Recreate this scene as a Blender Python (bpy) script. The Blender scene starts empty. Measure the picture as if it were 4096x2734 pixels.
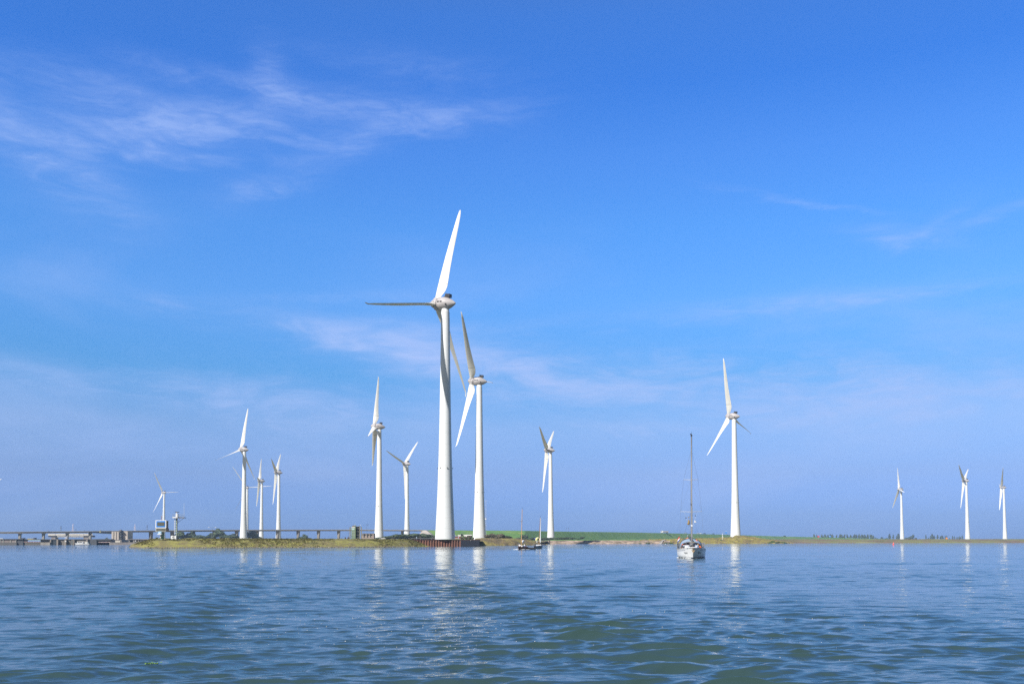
import bpy, bmesh, math, random
import numpy as np
from mathutils import Vector, Matrix
PI = math.pi
R_ = math.radians
random.seed(7)
sc = bpy.context.scene
C = sc.collection

# ------------------------------------------------------------------ camera
FPX, PW, PH = 3982.2, 4096.0, 2734.0
PITCH, ROLL, SHY = R_(2.8), R_(-0.112), 0.1465
CAM = Vector((0, 0, 1.9))
cd = bpy.data.cameras.new('camera')
cam = bpy.data.objects.new('camera', cd)
C.objects.link(cam)
sc.camera = cam
cd.sensor_width = 36.0
cd.lens = 36.0 * FPX / PW
cd.shift_y = SHY
cd.clip_start = 0.1
cd.clip_end = 60000
RM = Matrix.Rotation(PI / 2 + PITCH, 3, 'X') @ Matrix.Rotation(ROLL, 3, 'Z')
cam.matrix_world = Matrix.Translation(CAM) @ RM.to_4x4()

def W(px, py, Y):
    """the world point that lies at depth Y (metres north of the camera) and shows at (px, py) of the photograph"""
    r = RM @ Vector((px - PW / 2, -(py - (PH / 2 + SHY * PW)), -FPX))
    return CAM + r * (Y / r.y)
def YH(px):
    return 2165.83 - 8.0 * px / 4096
def XZ(px, z, Y):
    return Vector((W(px, YH(px), Y).x, Y, z))
def MPP(Y):
    return Y / FPX

# ------------------------------------------------------------------ world and sun
SUN_EL, SUN_AZ = R_(40), R_(221)
EXPO = 0.35
SKY_S = 0.1 / 2 ** EXPO
w = bpy.data.worlds.new("World")
sc.world = w
w.use_nodes = True
nt = w.node_tree
nt.nodes.clear()
def N(t, **k):
    n = nt.nodes.new(t)
    for a, b in k.items():
        setattr(n, a, b)
    return n
def setin(n, i, v):
    if hasattr(v, 'is_output') or isinstance(v, bpy.types.NodeSocket):
        nt.links.new(v, n.inputs[i])
    else:
        n.inputs[i].default_value = v
def M_(op, a, b=0.0, c=0.0, clamp=False):
    n = N('ShaderNodeMath', operation=op, use_clamp=clamp)
    setin(n, 0, a); setin(n, 1, b)
    if op in ('MULTIPLY_ADD',):
        setin(n, 2, c)
    return n.outputs[0]
sky = N('ShaderNodeTexSky', sky_type='NISHITA', sun_disc=False)
sky.sun_elevation = SUN_EL
sky.sun_rotation = SUN_AZ
sky.air_density, sky.dust_density, sky.ozone_density = 1.0, 0.6, 3.0
tc = N('ShaderNodeTexCoord')
sep = N('ShaderNodeSeparateXYZ')
nt.links.new(tc.outputs['Generated'], sep.inputs[0])
sx, sy, sz = sep.outputs
U = M_('ARCTAN2', sx, sy)                       # azimuth from north, radians
hyp = M_('SQRT', M_('ADD', M_('MULTIPLY', sx, sx), M_('MULTIPLY', sy, sy)))
V = M_('ARCTAN2', sz, hyp)                      # elevation, radians
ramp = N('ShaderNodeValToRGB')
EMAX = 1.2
STOPS = [(0.0, (0.325, 0.645, 1.849)), (0.013, (0.325, 0.645, 1.849)), (0.028, (0.353, 0.656, 1.763)), (0.0654, (0.554, 0.721, 1.367)), (0.115, (0.683, 0.907, 1.386)), (0.164, (0.376, 0.944, 1.467)), (0.236, (0.62, 1.228, 1.888)), (0.3056, (0.568, 1.282, 2.067)), (0.3723, (0.545, 1.234, 2.182)), (0.4357, (0.378, 1.098, 2.185)), (0.4936, (0.478, 1.175, 2.227)), (0.62, (0.95, 1.25, 1.75)), (0.82, (2.0, 2.2, 2.1)), (1.2, (2.6, 2.4, 2.1))]  # last stops: unseen sky overhead, whitened to grey the water reflections
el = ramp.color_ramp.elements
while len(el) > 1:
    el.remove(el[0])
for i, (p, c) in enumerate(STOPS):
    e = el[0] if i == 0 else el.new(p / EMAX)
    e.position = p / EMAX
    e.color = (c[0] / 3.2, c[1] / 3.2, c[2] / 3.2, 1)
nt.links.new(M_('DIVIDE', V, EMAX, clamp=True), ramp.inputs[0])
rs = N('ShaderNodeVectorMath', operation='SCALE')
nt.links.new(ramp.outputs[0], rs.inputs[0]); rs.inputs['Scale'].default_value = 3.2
# the deep polarised blue belongs to the northern sky, opposite the sun; round the sun, out of view, it is dimmed to weaken the fill
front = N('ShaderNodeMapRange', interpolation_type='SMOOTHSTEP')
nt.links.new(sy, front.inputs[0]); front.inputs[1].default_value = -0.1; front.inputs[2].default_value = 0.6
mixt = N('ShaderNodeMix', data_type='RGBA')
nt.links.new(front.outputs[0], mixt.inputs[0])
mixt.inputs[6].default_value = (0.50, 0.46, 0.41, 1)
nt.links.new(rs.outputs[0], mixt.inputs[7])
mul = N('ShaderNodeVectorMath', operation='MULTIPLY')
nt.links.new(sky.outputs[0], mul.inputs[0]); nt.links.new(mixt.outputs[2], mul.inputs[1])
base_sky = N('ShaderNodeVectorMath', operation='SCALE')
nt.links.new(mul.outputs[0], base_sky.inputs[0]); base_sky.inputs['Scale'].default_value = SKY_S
# cirrus: wisps fixed in the sky (azimuth, elevation), each a soft streak cut up by drawn-out noise
comb = N('ShaderNodeCombineXYZ')
nt.links.new(U, comb.inputs[0]); nt.links.new(V, comb.inputs[1])
def noise(scx, scy, detail, rough, dist, off, rot=0.0):
    mp = N('ShaderNodeMapping')
    nt.links.new(comb.outputs[0], mp.inputs[0])
    mp.inputs['Location'].default_value = off
    mp.inputs['Rotation'].default_value = (0, 0, rot)
    mp.inputs['Scale'].default_value = (scx, scy, 1)
    n = N('ShaderNodeTexNoise')
    nt.links.new(mp.outputs[0], n.inputs['Vector'])
    n.inputs['Scale'].default_value = 1.0; n.inputs['Detail'].default_value = detail
    n.inputs['Roughness'].default_value = rough; n.inputs['Distortion'].default_value = dist
    return n.outputs[0]
n1 = noise(10, 34, 10, 0.62, 1.2, (3.1, 7.3, 0), 0.10)
n2 = noise(26, 130, 10, 0.66, 0.9, (11.0, 2.0, 0), -0.12)
n3 = noise(4, 9, 5, 0.55, 0.4, (1.0, 5.0, 0), 0.0)
def smooth(v, a, b):
    m = N('ShaderNodeMapRange', interpolation_type='SMOOTHSTEP')
    nt.links.new(v, m.inputs[0]); m.inputs[1].default_value = a; m.inputs[2].default_value = b
    return m.outputs[0]
wisp = M_('MULTIPLY', smooth(n1, 0.30, 0.76), M_('MULTIPLY_ADD', smooth(n2, 0.30, 0.74), 0.80, 0.30))
wu = M_('MULTIPLY_ADD', n3, 0.06, -0.03)
wv = M_('MULTIPLY_ADD', n1, 0.022, -0.011)
Uw, Vw = M_('ADD', U, wu), M_('ADD', V, wv)
def band(px, py, rx, ry, ang, amp):
    d = math.hypot(px - 2048, FPX)
    u0 = math.atan((px - 2048) / FPX); v0 = math.atan((YH(px) - py) / d)
    a = R_(ang)
    du, dv = M_('SUBTRACT', Uw, u0), M_('SUBTRACT', Vw, v0)
    p = M_('MULTIPLY', M_('ADD', M_('MULTIPLY', du, math.cos(a)), M_('MULTIPLY', dv, math.sin(a))), FPX / rx)
    q = M_('MULTIPLY', M_('SUBTRACT', M_('MULTIPLY', dv, math.cos(a)), M_('MULTIPLY', du, math.sin(a))), FPX / ry)
    r2 = M_('ADD', M_('MULTIPLY', p, p), M_('MULTIPLY', q, q))
    return M_('MULTIPLY', M_('EXPONENT', M_('MULTIPLY', r2, -1.0)), amp)
BANDS = [(100, 560, 330, 85, -28, 1.1), (330, 330, 330, 70, -10, .55), (640, 490, 420, 75, 4, 1.35), (560, 420, 200, 50, -25, .6),
         (640, 240, 220, 40, -8, .4), (1080, 260, 70, 110, 25, .6), (1000, 300, 230, 30, -8, .6), (1500, 400, 380, 55, -6, .8), (1800, 440, 300, 50, 8, .8),
         (1270, 620, 300, 60, 26, .7), (1000, 730, 170, 35, 8, .5), (1700, 230, 420, 60, -4, .3), (430, 560, 260, 40, 0, .5), (950, 430, 300, 60, -4, .6),
         (1200, 1290, 200, 34, -8, 1.5), (1540, 1380, 330, 50, -12, 1.7), (1100, 1610, 420, 85, -6, 1.7), (1500, 1290, 500, 30, 0, .5), (690, 1210, 90, 25, -12, .7),
         (3640, 930, 160, 35, -12, 1.0), (3760, 890, 120, 22, 25, .6), (3250, 790, 330, 12, -13, .55), (4010, 840, 160, 22, 10, .8),
         (3000, 1225, 800, 40, 2, .5), (3500, 1170, 500, 22, 0, .6), (2750, 1520, 1000, 110, -2, 1.8), (1950, 1450, 500, 80, -10, 1.5), (3350, 1640, 800, 60, 3, .9),
         (1300, 1180, 500, 25, 4, .3), (300, 1500, 600, 60, -4, .35), (2500, 1700, 1500, 60, 2, .3)]
tot = None
for b in BANDS:
    g = band(*b)
    tot = g if tot is None else M_('ADD', tot, g)
cover = M_('MULTIPLY', tot, M_('MULTIPLY_ADD', wisp, 0.80, 0.10))
alpha = M_('MULTIPLY', M_('SUBTRACT', 1.0, M_('EXPONENT', M_('MULTIPLY', cover, -1.25))), 0.72)
veil = M_('MULTIPLY', smooth(noise(3, 10, 6, 0.55, 0.5, (5.0, 1.0, 0), 0.05), 0.42, 0.75),
          M_('MULTIPLY', smooth(V, 0.36, 0.16), 0.40))
alpha = M_('ADD', alpha, veil)
cmix = N('ShaderNodeMix', data_type='RGBA')
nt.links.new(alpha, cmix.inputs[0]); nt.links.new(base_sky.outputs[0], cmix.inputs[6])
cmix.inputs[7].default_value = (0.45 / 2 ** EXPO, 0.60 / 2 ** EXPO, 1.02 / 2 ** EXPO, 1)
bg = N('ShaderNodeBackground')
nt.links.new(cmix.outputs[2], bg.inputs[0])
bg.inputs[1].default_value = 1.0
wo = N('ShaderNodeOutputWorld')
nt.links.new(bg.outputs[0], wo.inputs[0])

sd = Vector((math.sin(SUN_AZ) * math.cos(SUN_EL), math.cos(SUN_AZ) * math.cos(SUN_EL), math.sin(SUN_EL)))
sl = bpy.data.lights.new('sun', 'SUN')
sl.energy = 4.8; sl.angle = R_(0.53); sl.color = (1.0, 0.97, 0.93)
sun = bpy.data.objects.new('sun', sl)
C.objects.link(sun)
sun.rotation_euler = sd.to_track_quat('Z', 'Y').to_euler()
sun.location = (-100, -80, 200)
sc.view_settings.view_transform = 'Standard'
sc.view_settings.look = 'None'
sc.view_settings.exposure = EXPO
sc.view_settings.gamma = 1.0
sc.cycles.use_denoising = False
sc.cycles.max_bounces = 5
sc.cycles.volume_bounces = 0
sc.cycles.diffuse_bounces = 2
sc.cycles.glossy_bounces = 3
sc.cycles.sample_clamp_indirect = 4.0

# ------------------------------------------------------------------ materials
MATS = {}
def mat(name, col, rough=0.6, var=0.0, scale=1.0, col2=None, bump=0.0, metal=0.0, spec=0.5, stretch=(1, 1, 1), detail=6, lo=0.35, hi=0.65, coords='Object', cols=None, alpha=1.0):
    if name in MATS:
        return MATS[name]
    m = bpy.data.materials.new(name)
    m.use_nodes = True
    t = m.node_tree
    b = t.nodes['Principled BSDF']
    b.inputs['Roughness'].default_value = rough
    b.inputs['Metallic'].default_value = metal
    b.inputs['Specular IOR Level'].default_value = spec
    b.inputs['Base Color'].default_value = (*col, 1)
    if alpha < 1:
        b.inputs['Alpha'].default_value = alpha
    if col2 is None:
        f = 1 - max(var, 0.06)
        col2 = tuple(c * f for c in col)
    tcn = t.nodes.new('ShaderNodeTexCoord')
    mp = t.nodes.new('ShaderNodeMapping')
    t.links.new(tcn.outputs[coords], mp.inputs[0])
    mp.inputs['Scale'].default_value = stretch
    n = t.nodes.new('ShaderNodeTexNoise')
    n.inputs['Scale'].default_value = scale
    n.inputs['Detail'].default_value = detail
    n.inputs['Roughness'].default_value = 0.6
    t.links.new(mp.outputs[0], n.inputs['Vector'])
    r = t.nodes.new('ShaderNodeValToRGB')
    r.color_ramp.elements[0].position = lo; r.color_ramp.elements[0].color = (*col2, 1)
    r.color_ramp.elements[1].position = hi; r.color_ramp.elements[1].color = (*col, 1)
    if cols:
        for p, c in cols:
            e = r.color_ramp.elements.new(p); e.color = (*c, 1)
    t.links.new(n.outputs[0], r.inputs[0])
    t.links.new(r.outputs[0], b.inputs['Base Color'])
    if bump:
        bn = t.nodes.new('ShaderNodeBump')
        bn.inputs['Strength'].default_value = 0.7
        bn.inputs['Distance'].default_value = bump
        t.links.new(n.outputs[0], bn.inputs['Height'])
        t.links.new(bn.outputs[0], b.inputs['Normal'])
    MATS[name] = m
    return m

def tower_paint():
    m = mat('tower_paint', (0.84, 0.85, 0.84), 0.5, stretch=(1, 1, .15), scale=.5, col2=(0.77, 0.79, 0.79))
    t = m.node_tree
    b = t.nodes['Principled BSDF']
    tcn = t.nodes.new('ShaderNodeTexCoord'); s = t.nodes.new('ShaderNodeSeparateXYZ')
    t.links.new(tcn.outputs['Object'], s.inputs[0])
    md = t.nodes.new('ShaderNodeMath'); md.operation = 'MODULO'
    t.links.new(s.outputs[2], md.inputs[0]); md.inputs[1].default_value = 3.75
    lt = t.nodes.new('ShaderNodeMath'); lt.operation = 'LESS_THAN'
    t.links.new(md.outputs[0], lt.inputs[0]); lt.inputs[1].default_value = 0.12
    mx = t.nodes.new('ShaderNodeMix'); mx.data_type = 'RGBA'
    sc_ = t.nodes.new('ShaderNodeMath'); sc_.operation = 'MULTIPLY'
    t.links.new(lt.outputs[0], sc_.inputs[0]); sc_.inputs[1].default_value = 0.24
    t.links.new(sc_.outputs[0], mx.inputs[0])
    old = b.inputs['Base Color'].links[0].from_socket
    t.links.new(old, mx.inputs[6]); mx.inputs[7].default_value = (0.35, 0.36, 0.36, 1)
    t.links.new(mx.outputs[2], b.inputs['Base Color'])
    return m
TOWER = tower_paint()
BLADE = mat('blade_paint', (0.82, 0.81, 0.77), 0.45, stretch=(1, 1, .2), scale=.5, col2=(0.72, 0.70, 0.63))
NAC = mat('nacelle_paint', (0.52, 0.48, 0.47), 0.5, scale=.6, col2=(0.42, 0.39, 0.38))
WHITE = mat('white_paint', (0.8, 0.8, 0.8), 0.4, var=.05, scale=2)
OFFW = mat('off_white_paint', (0.62, 0.62, 0.58), 0.5, var=.12, scale=1)
DARK = mat('dark_metal', (0.035, 0.03, 0.028), 0.5, var=.3, scale=3)
STEEL = mat('galvanised_steel', (0.42, 0.44, 0.45), 0.4, var=.15, scale=3, metal=.3)
BLACKG = mat('dark_glass', (0.02, 0.025, 0.03), 0.12)
RUST = mat('rusty_steel', (0.28, 0.125, 0.08), 0.85, scale=.9, col2=(0.14, 0.07, 0.05), stretch=(1, 1, .4), bump=.03)
TAR = mat('tarred_panel', (0.010, 0.014, 0.028), 0.6, scale=2, var=.3)
CONC = mat('concrete', (0.36, 0.33, 0.29), 0.85, scale=.25, col2=(0.24, 0.215, 0.185), stretch=(1, 1, .4))
CONCD = mat('weathered_concrete', (0.27, 0.235, 0.20), 0.9, scale=.3, col2=(0.17, 0.15, 0.13), stretch=(1, 1, .3))
CONCL = mat('pale_concrete', (0.55, 0.49, 0.42), 0.85, scale=.3, col2=(0.42, 0.36, 0.30), stretch=(1, 1, .4))
LEAF = mat('leaf', (0.085, 0.115, 0.05), 0.8, scale=.8, col2=(0.055, 0.085, 0.045), coords='Object')
LEAF2 = mat('brownish_leaf', (0.17, 0.14, 0.09), 0.85, scale=.8, col2=(0.08, 0.08, 0.055))
LEAF3 = mat('fresh_leaf', (0.10, 0.15, 0.03), 0.8, scale=.8, col2=(0.05, 0.09, 0.02))
BARK = mat('bark', (0.07, 0.055, 0.04), 0.9, scale=3)
RED = mat('red_paint', (0.6, 0.04, 0.03), 0.45)
ORANGE = mat('orange_fabric', (0.85, 0.17, 0.03), 0.7)
BLUE = mat('blue_paint', (0.03, 0.25, 0.75), 0.4)
YEL = mat('yellow_paint', (0.75, 0.55, 0.05), 0.6)
GREEN = mat('green_paint', (0.05, 0.25, 0.08), 0.5)
SKIN = mat('skin', (0.5, 0.28, 0.19), 0.6)
WOOD = mat('varnished_wood', (0.42, 0.21, 0.08), 0.35, scale=4, col2=(0.3, 0.14, 0.05))
HULLW = mat('white_gelcoat', (0.86, 0.86, 0.85), 0.25, var=.03)
NAVY = mat('navy_hull', (0.02, 0.035, 0.06), 0.3)
BRICK = mat('red_brick', (0.32, 0.09, 0.05), 0.9, scale=3, col2=(0.22, 0.07, 0.05))
ROOF = mat('grey_roof', (0.27, 0.29, 0.30), 0.7, scale=2)
FOAM = mat('foam', (0.8, 0.82, 0.82), 0.8)
WATERLINE = mat('algae_line', (0.05, 0.07, 0.03), 0.8)

# ------------------------------------------------------------------ mesh helpers
class MB:
    def __init__(s):
        s.v = []; s.f = []; s.sm = []
    def add(s, vs, fs, smooth=False):
        o = len(s.v)
        s.v += [tuple(v) for v in vs]
        s.f += [tuple(i + o for i in f) for f in fs]
        s.sm += [smooth] * len(fs)
        return s
    def box(s, c, d, rot=None):
        x, y, z = d[0] / 2, d[1] / 2, d[2] / 2
        vs = [Vector((a * x, b * y, e * z)) for a in (-1, 1) for b in (-1, 1) for e in (-1, 1)]
        if rot is not None:
            vs = [rot @ v for v in vs]
        vs = [v + Vector(c) for v in vs]
        return s.add(vs, [(0, 1, 3, 2), (4, 6, 7, 5), (0, 4, 5, 1), (2, 3, 7, 6), (0, 2, 6, 4), (1, 5, 7, 3)])
    def bb(s, x0, x1, y0, y1, z0, z1):
        return s.box(((x0 + x1) / 2, (y0 + y1) / 2, (z0 + z1) / 2), (abs(x1 - x0), abs(y1 - y0), abs(z1 - z0)))
    def tube(s, a, b, r0, r1=None, n=10, caps=True, smooth=True):
        a, b = Vector(a), Vector(b)
        r1 = r0 if r1 is None else r1
        q = (b - a).to_track_quat('Z', 'Y')
        vs = []
        for p, r in ((a, r0), (b, r1)):
            for i in range(n):
                t = 2 * PI * i / n
                vs.append(p + q @ Vector((r * math.cos(t), r * math.sin(t), 0)))
        s.add(vs, [(i, (i + 1) % n, n + (i + 1) % n, n + i) for i in range(n)], smooth)
        if caps:
            s.add(vs, [tuple(range(n - 1, -1, -1)), tuple(range(n, 2 * n))])
        return s
    def lathe(s, prof, origin=(0, 0, 0), axis=(0, 0, 1), n=32, smooth=True):
        """prof: (height along axis, radius)"""
        q = Vector(axis).to_track_quat('Z', 'Y')
        o = Vector(origin)
        vs = []
        for h, r in prof:
            for i in range(n):
                t = 2 * PI * i / n
                vs.append(o + q @ Vector((r * math.cos(t), r * math.sin(t), h)))
        fs = []
        for k in range(len(prof) - 1):
            for i in range(n):
                fs.append((k * n + i, k * n + (i + 1) % n, (k + 1) * n + (i + 1) % n, (k + 1) * n + i))
        s.add(vs, fs, smooth)
        s.add([vs[i] for i in range(n)], [tuple(range(n - 1, -1, -1))])
        s.add([vs[i] for i in range((len(prof) - 1) * n, len(prof) * n)], [tuple(range(n))])
        return s
    def prism(s, pts, d):
        """pts: loop of 3-D points, d: extrusion vector"""
        n = len(pts); d = Vector(d)
        vs = [Vector(p) for p in pts] + [Vector(p) + d for p in pts]
        s.add(vs, [tuple(range(n)), tuple(range(2 * n - 1, n - 1, -1))] + [(i, n + i, n + (i + 1) % n, (i + 1) % n) for i in range(n)])
        return s
    def ball(s, c, r, n=10, sq=(1, 1, 1)):
        prof = []
        m = n // 2 + 1
        vs = []; fs = []
        for k in range(m + 1):
            a = -PI / 2 + PI * k / m
            for i in range(n):
                t = 2 * PI * i / n
                vs.append((c[0] + sq[0] * r * math.cos(a) * math.cos(t), c[1] + sq[1] * r * math.cos(a) * math.sin(t), c[2] + sq[2] * r * math.sin(a)))
        for k in range(m):
            for i in range(n):
                fs.append((k * n + i, k * n + (i + 1) % n, (k + 1) * n + (i + 1) % n, (k + 1) * n + i))
        return s.add(vs, fs, True)
    def build(s, name, m, parent=None, loc=None):
        me = bpy.data.meshes.new(name)
        me.from_pydata(s.v, [], s.f)
        me.polygons.foreach_set('use_smooth', s.sm)
        me.materials.append(m)
        bm = bmesh.new(); bm.from_mesh(me)
        bmesh.ops.recalc_face_normals(bm, faces=bm.faces)
        bm.to_mesh(me); bm.free()
        me.update()
        o = bpy.data.objects.new(name, me)
        C.objects.link(o)
        if parent is not None:
            o.parent = parent
        if loc is not None:
            o.location = loc
        return o
def tag(o, label=None, cat=None, group=None, kind=None):
    if label: o['label'] = label
    if cat: o['category'] = cat
    if group: o['group'] = group
    if kind: o['kind'] = kind
    return o
def thing(name, loc, label, cat, group=None, rz=0.0):
    e = bpy.data.objects.new(name, None)
    C.objects.link(e)
    e.location = loc; e.rotation_euler = (0, 0, rz)
    return tag(e, label, cat, group)
def children(o, pool):
    return [c for c in pool if c.parent == o]
def copy_tree(o, label, group=None):
    pool = list(bpy.data.objects)
    def cp(x, parent):
        c = x.copy(); C.objects.link(c); c.parent = parent
        for ch in children(x, pool):
            cp(ch, c)
        return c
    r = cp(o, None)
    r['label'] = label
    if group: r['group'] = group
    return r
ORD = ['first', 'second', 'third', 'fourth', 'fifth', 'sixth', 'seventh', 'eighth', 'ninth', 'tenth', 'eleventh', 'twelfth', 'thirteenth',
       'fourteenth', 'fifteenth', 'sixteenth', 'seventeenth', 'eighteenth', 'nineteenth', 'twentieth']

# ------------------------------------------------------------------ water
def grid_mesh(name, P, m, smooth=True):
    nr, ncol = P.shape[:2]
    me = bpy.data.meshes.new(name)
    nv = nr * ncol
    idx = np.arange(nv, dtype=np.int32).reshape(nr, ncol)
    q = np.stack([idx[:-1, :-1], idx[:-1, 1:], idx[1:, 1:], idx[1:, :-1]], -1).reshape(-1, 4)
    me.vertices.add(nv); me.vertices.foreach_set('co', P.reshape(-1).astype(np.float32))
    me.loops.add(q.size); me.loops.foreach_set('vertex_index', q.reshape(-1))
    me.polygons.add(len(q))
    me.polygons.foreach_set('loop_start', np.arange(0, q.size, 4, dtype=np.int32))
    me.polygons.foreach_set('use_smooth', np.full(len(q), smooth))
    me.update(calc_edges=True)
    me.validate()
    me.materials.append(m)
    o = bpy.data.objects.new(name, me)
    C.objects.link(o)
    return o

def water_material():
    m = bpy.data.materials.new('water'); m.use_nodes = True
    t = m.node_tree; b = t.nodes['Principled BSDF']
    b.inputs['Base Color'].default_value = (0.033, 0.064, 0.062, 1)
    b.inputs['Roughness'].default_value = 0.04
    b.inputs['IOR'].default_value = 1.333
    b.inputs['Specular IOR Level'].default_value = 0.6
    g = t.nodes.new('ShaderNodeNewGeometry')
    prev = None
    def ripple(scale, stretch, rot, dist, detail=3):
        nonlocal prev
        mp = t.nodes.new('ShaderNodeMapping')
        mp.inputs['Rotation'].default_value = (0, 0, rot); mp.inputs['Scale'].default_value = stretch
        t.links.new(g.outputs['Position'], mp.inputs[0])
        n = t.nodes.new('ShaderNodeTexNoise'); n.inputs['Scale'].default_value = scale
        n.inputs['Detail'].default_value = detail; n.inputs['Roughness'].default_value = 0.5
        n.inputs['Distortion'].default_value = 0.3
        t.links.new(mp.outputs[0], n.inputs['Vector'])
        bp = t.nodes.new('ShaderNodeBump'); bp.inputs['Strength'].default_value = 1.0
        bp.inputs['Distance'].default_value = dist
        t.links.new(n.outputs[0], bp.inputs['Height'])
        if prev: t.links.new(prev, bp.inputs['Normal'])
        prev = bp.outputs[0]
        return bp
    ripple(0.32, (0.28, 1, 1), -0.05, 0.16)
    ripple(0.9, (0.30, 1, 1), 0.10, 0.060)
    ripple(2.0, (0.42, 1, 1), -0.15, 0.040)
    ripple(4.5, (0.45, 1, 1), 0.2, 0.020)
    ripple(11.0, (0.5, 1, 1), -0.1, 0.0070)
    # gusts: patches of slicker and rougher water
    mp = t.nodes.new('ShaderNodeMapping'); mp.inputs['Scale'].default_value = (0.25, 1, 1)
    t.links.new(g.outputs['Position'], mp.inputs[0])
    n = t.nodes.new('ShaderNodeTexNoise'); n.inputs['Scale'].default_value = 0.05; n.inputs['Detail'].default_value = 5
    t.links.new(mp.outputs[0], n.inputs['Vector'])
    mr = t.nodes.new('ShaderNodeMapRange'); mr.inputs[1].default_value = .35; mr.inputs[2].default_value = .65
    mr.inputs[3].default_value = 0.02; mr.inputs[4].default_value = 0.07
    t.links.new(n.outputs[0], mr.inputs[0]); t.links.new(mr.outputs[0], b.inputs['Roughness'])
    t.links.new(prev, b.inputs['Normal'])
    return m

def build_water():
    rng = np.random.default_rng(11)
    O = np.array([0.0, -12.0])
    rr = [17.0]
    while rr[-1] < 80: rr.append(rr[-1] * 1.0026)
    while rr[-1] < 450: rr.append(rr[-1] * 1.0036)
    while rr[-1] < 12000: rr.append(rr[-1] * 1.04)
    rr = np.array(rr)
    aa = np.concatenate([np.linspace(-58, -33, 60)[:-1], np.linspace(-33, 33, 860), np.linspace(33, 58, 60)[1:]])
    aa = np.radians(aa)
    Rr, Aa = np.meshgrid(rr, aa, indexing='ij')
    X = O[0] + Rr * np.sin(Aa); Y = O[1] + Rr * np.cos(Aa)
    sp = Rr * np.where(Rr < 80, 0.0026, 0.0036)
    dX = np.zeros_like(X); dY = np.zeros_like(X); Zz = np.zeros_like(X)
    near = Rr < 900
    def wave(lam, amp, th, ph, env=None, chop=0.8):
        k = 2 * PI / lam
        kx, ky = k * math.cos(th), k * math.sin(th)
        p = kx * X + ky * Y + ph
        res = lam / sp / (abs(math.sin(th)) + .3)
        at = amp * np.clip((res - 1.6) / 2.2, 0, 1)
        if env is not None: at = at * env
        s_, c_ = np.sin(p), np.cos(p)
        Zz[:] += at * c_
        dX[:] -= chop * at * math.cos(th) * s_
        dY[:] -= chop * at * math.sin(th) * s_
    # slow variation of the wave field, so that it comes in sets
    e1 = 0.75 + 0.35 * np.sin(X * .11 + Y * .05 + 1.0) + 0.3 * np.sin(X * -.05 + Y * .09 + 2.)
    e2 = 0.75 + 0.4 * np.sin(X * .23 - Y * .12 + .3) * np.sin(X * .07 + Y * .17 + 1.2)
    e1 = np.clip(e1, .15, 2); e2 = np.clip(e2, .1, 2)
    for i in range(100):
        lam = float(np.exp(rng.uniform(math.log(.26), math.log(3.4))))
        th = R_(-88 + rng.normal() * (13 if lam > 1.6 else 27))
        amp = 0.0034 * lam ** (0.30 if lam < 1.2 else 0.20) * rng.uniform(.6, 1.3)
        wave(lam, amp, th, rng.uniform(0, 2 * PI), e1 if i % 2 else e2, 1.15)
    # wake of the boat the photograph was taken from: two arms of steep cusped waves
    def arm(x0, y0, x1, y1, lam, th, amp, wid):
        dx, dy = x1 - x0, y1 - y0
        L = math.hypot(dx, dy); nx, ny = dy / L, -dx / L
        d = (X - x0) * nx + (Y - y0) * ny
        al = ((X - x0) * dx + (Y - y0) * dy) / L
        w_ = wid * (1 + np.clip(al, 0, 200) / 35)
        env = np.exp(-(d / w_) ** 2) * np.clip((al + 12) / 6, 0, 1) * np.exp(-np.clip(al, 0, 500) / 60)
        for dt, ph, fl in ((0, 0, 1), (30, 1.0, .8), (-24, 2.0, .93), (5, .5, .5)):
            wave(lam * fl, amp * (1, .55, .5, .3)[(0, 1, 2, 3)[int(fl == .8) + 2 * int(fl == .93) + 3 * int(fl == .5)]], th + R_(dt), ph, env, 1.0)
    arm(-5.5, 15.2, -18.5, 66, 2.0, R_(-72), 0.062, 1.2)
    arm(3.4, 14.0, -9, 72, 1.5, R_(-108), 0.050, 1.4)
    arm(9, 15, 3, 60, 1.9, R_(-100), 0.030, 3.0)
    P = np.stack([X + dX, Y + dY, Zz], -1)
    global WP
    WP = P[:400].reshape(-1, 3)
    o = grid_mesh('water', P, water_material())
    tag(o, kind='structure')
    return o
build_water()

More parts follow.
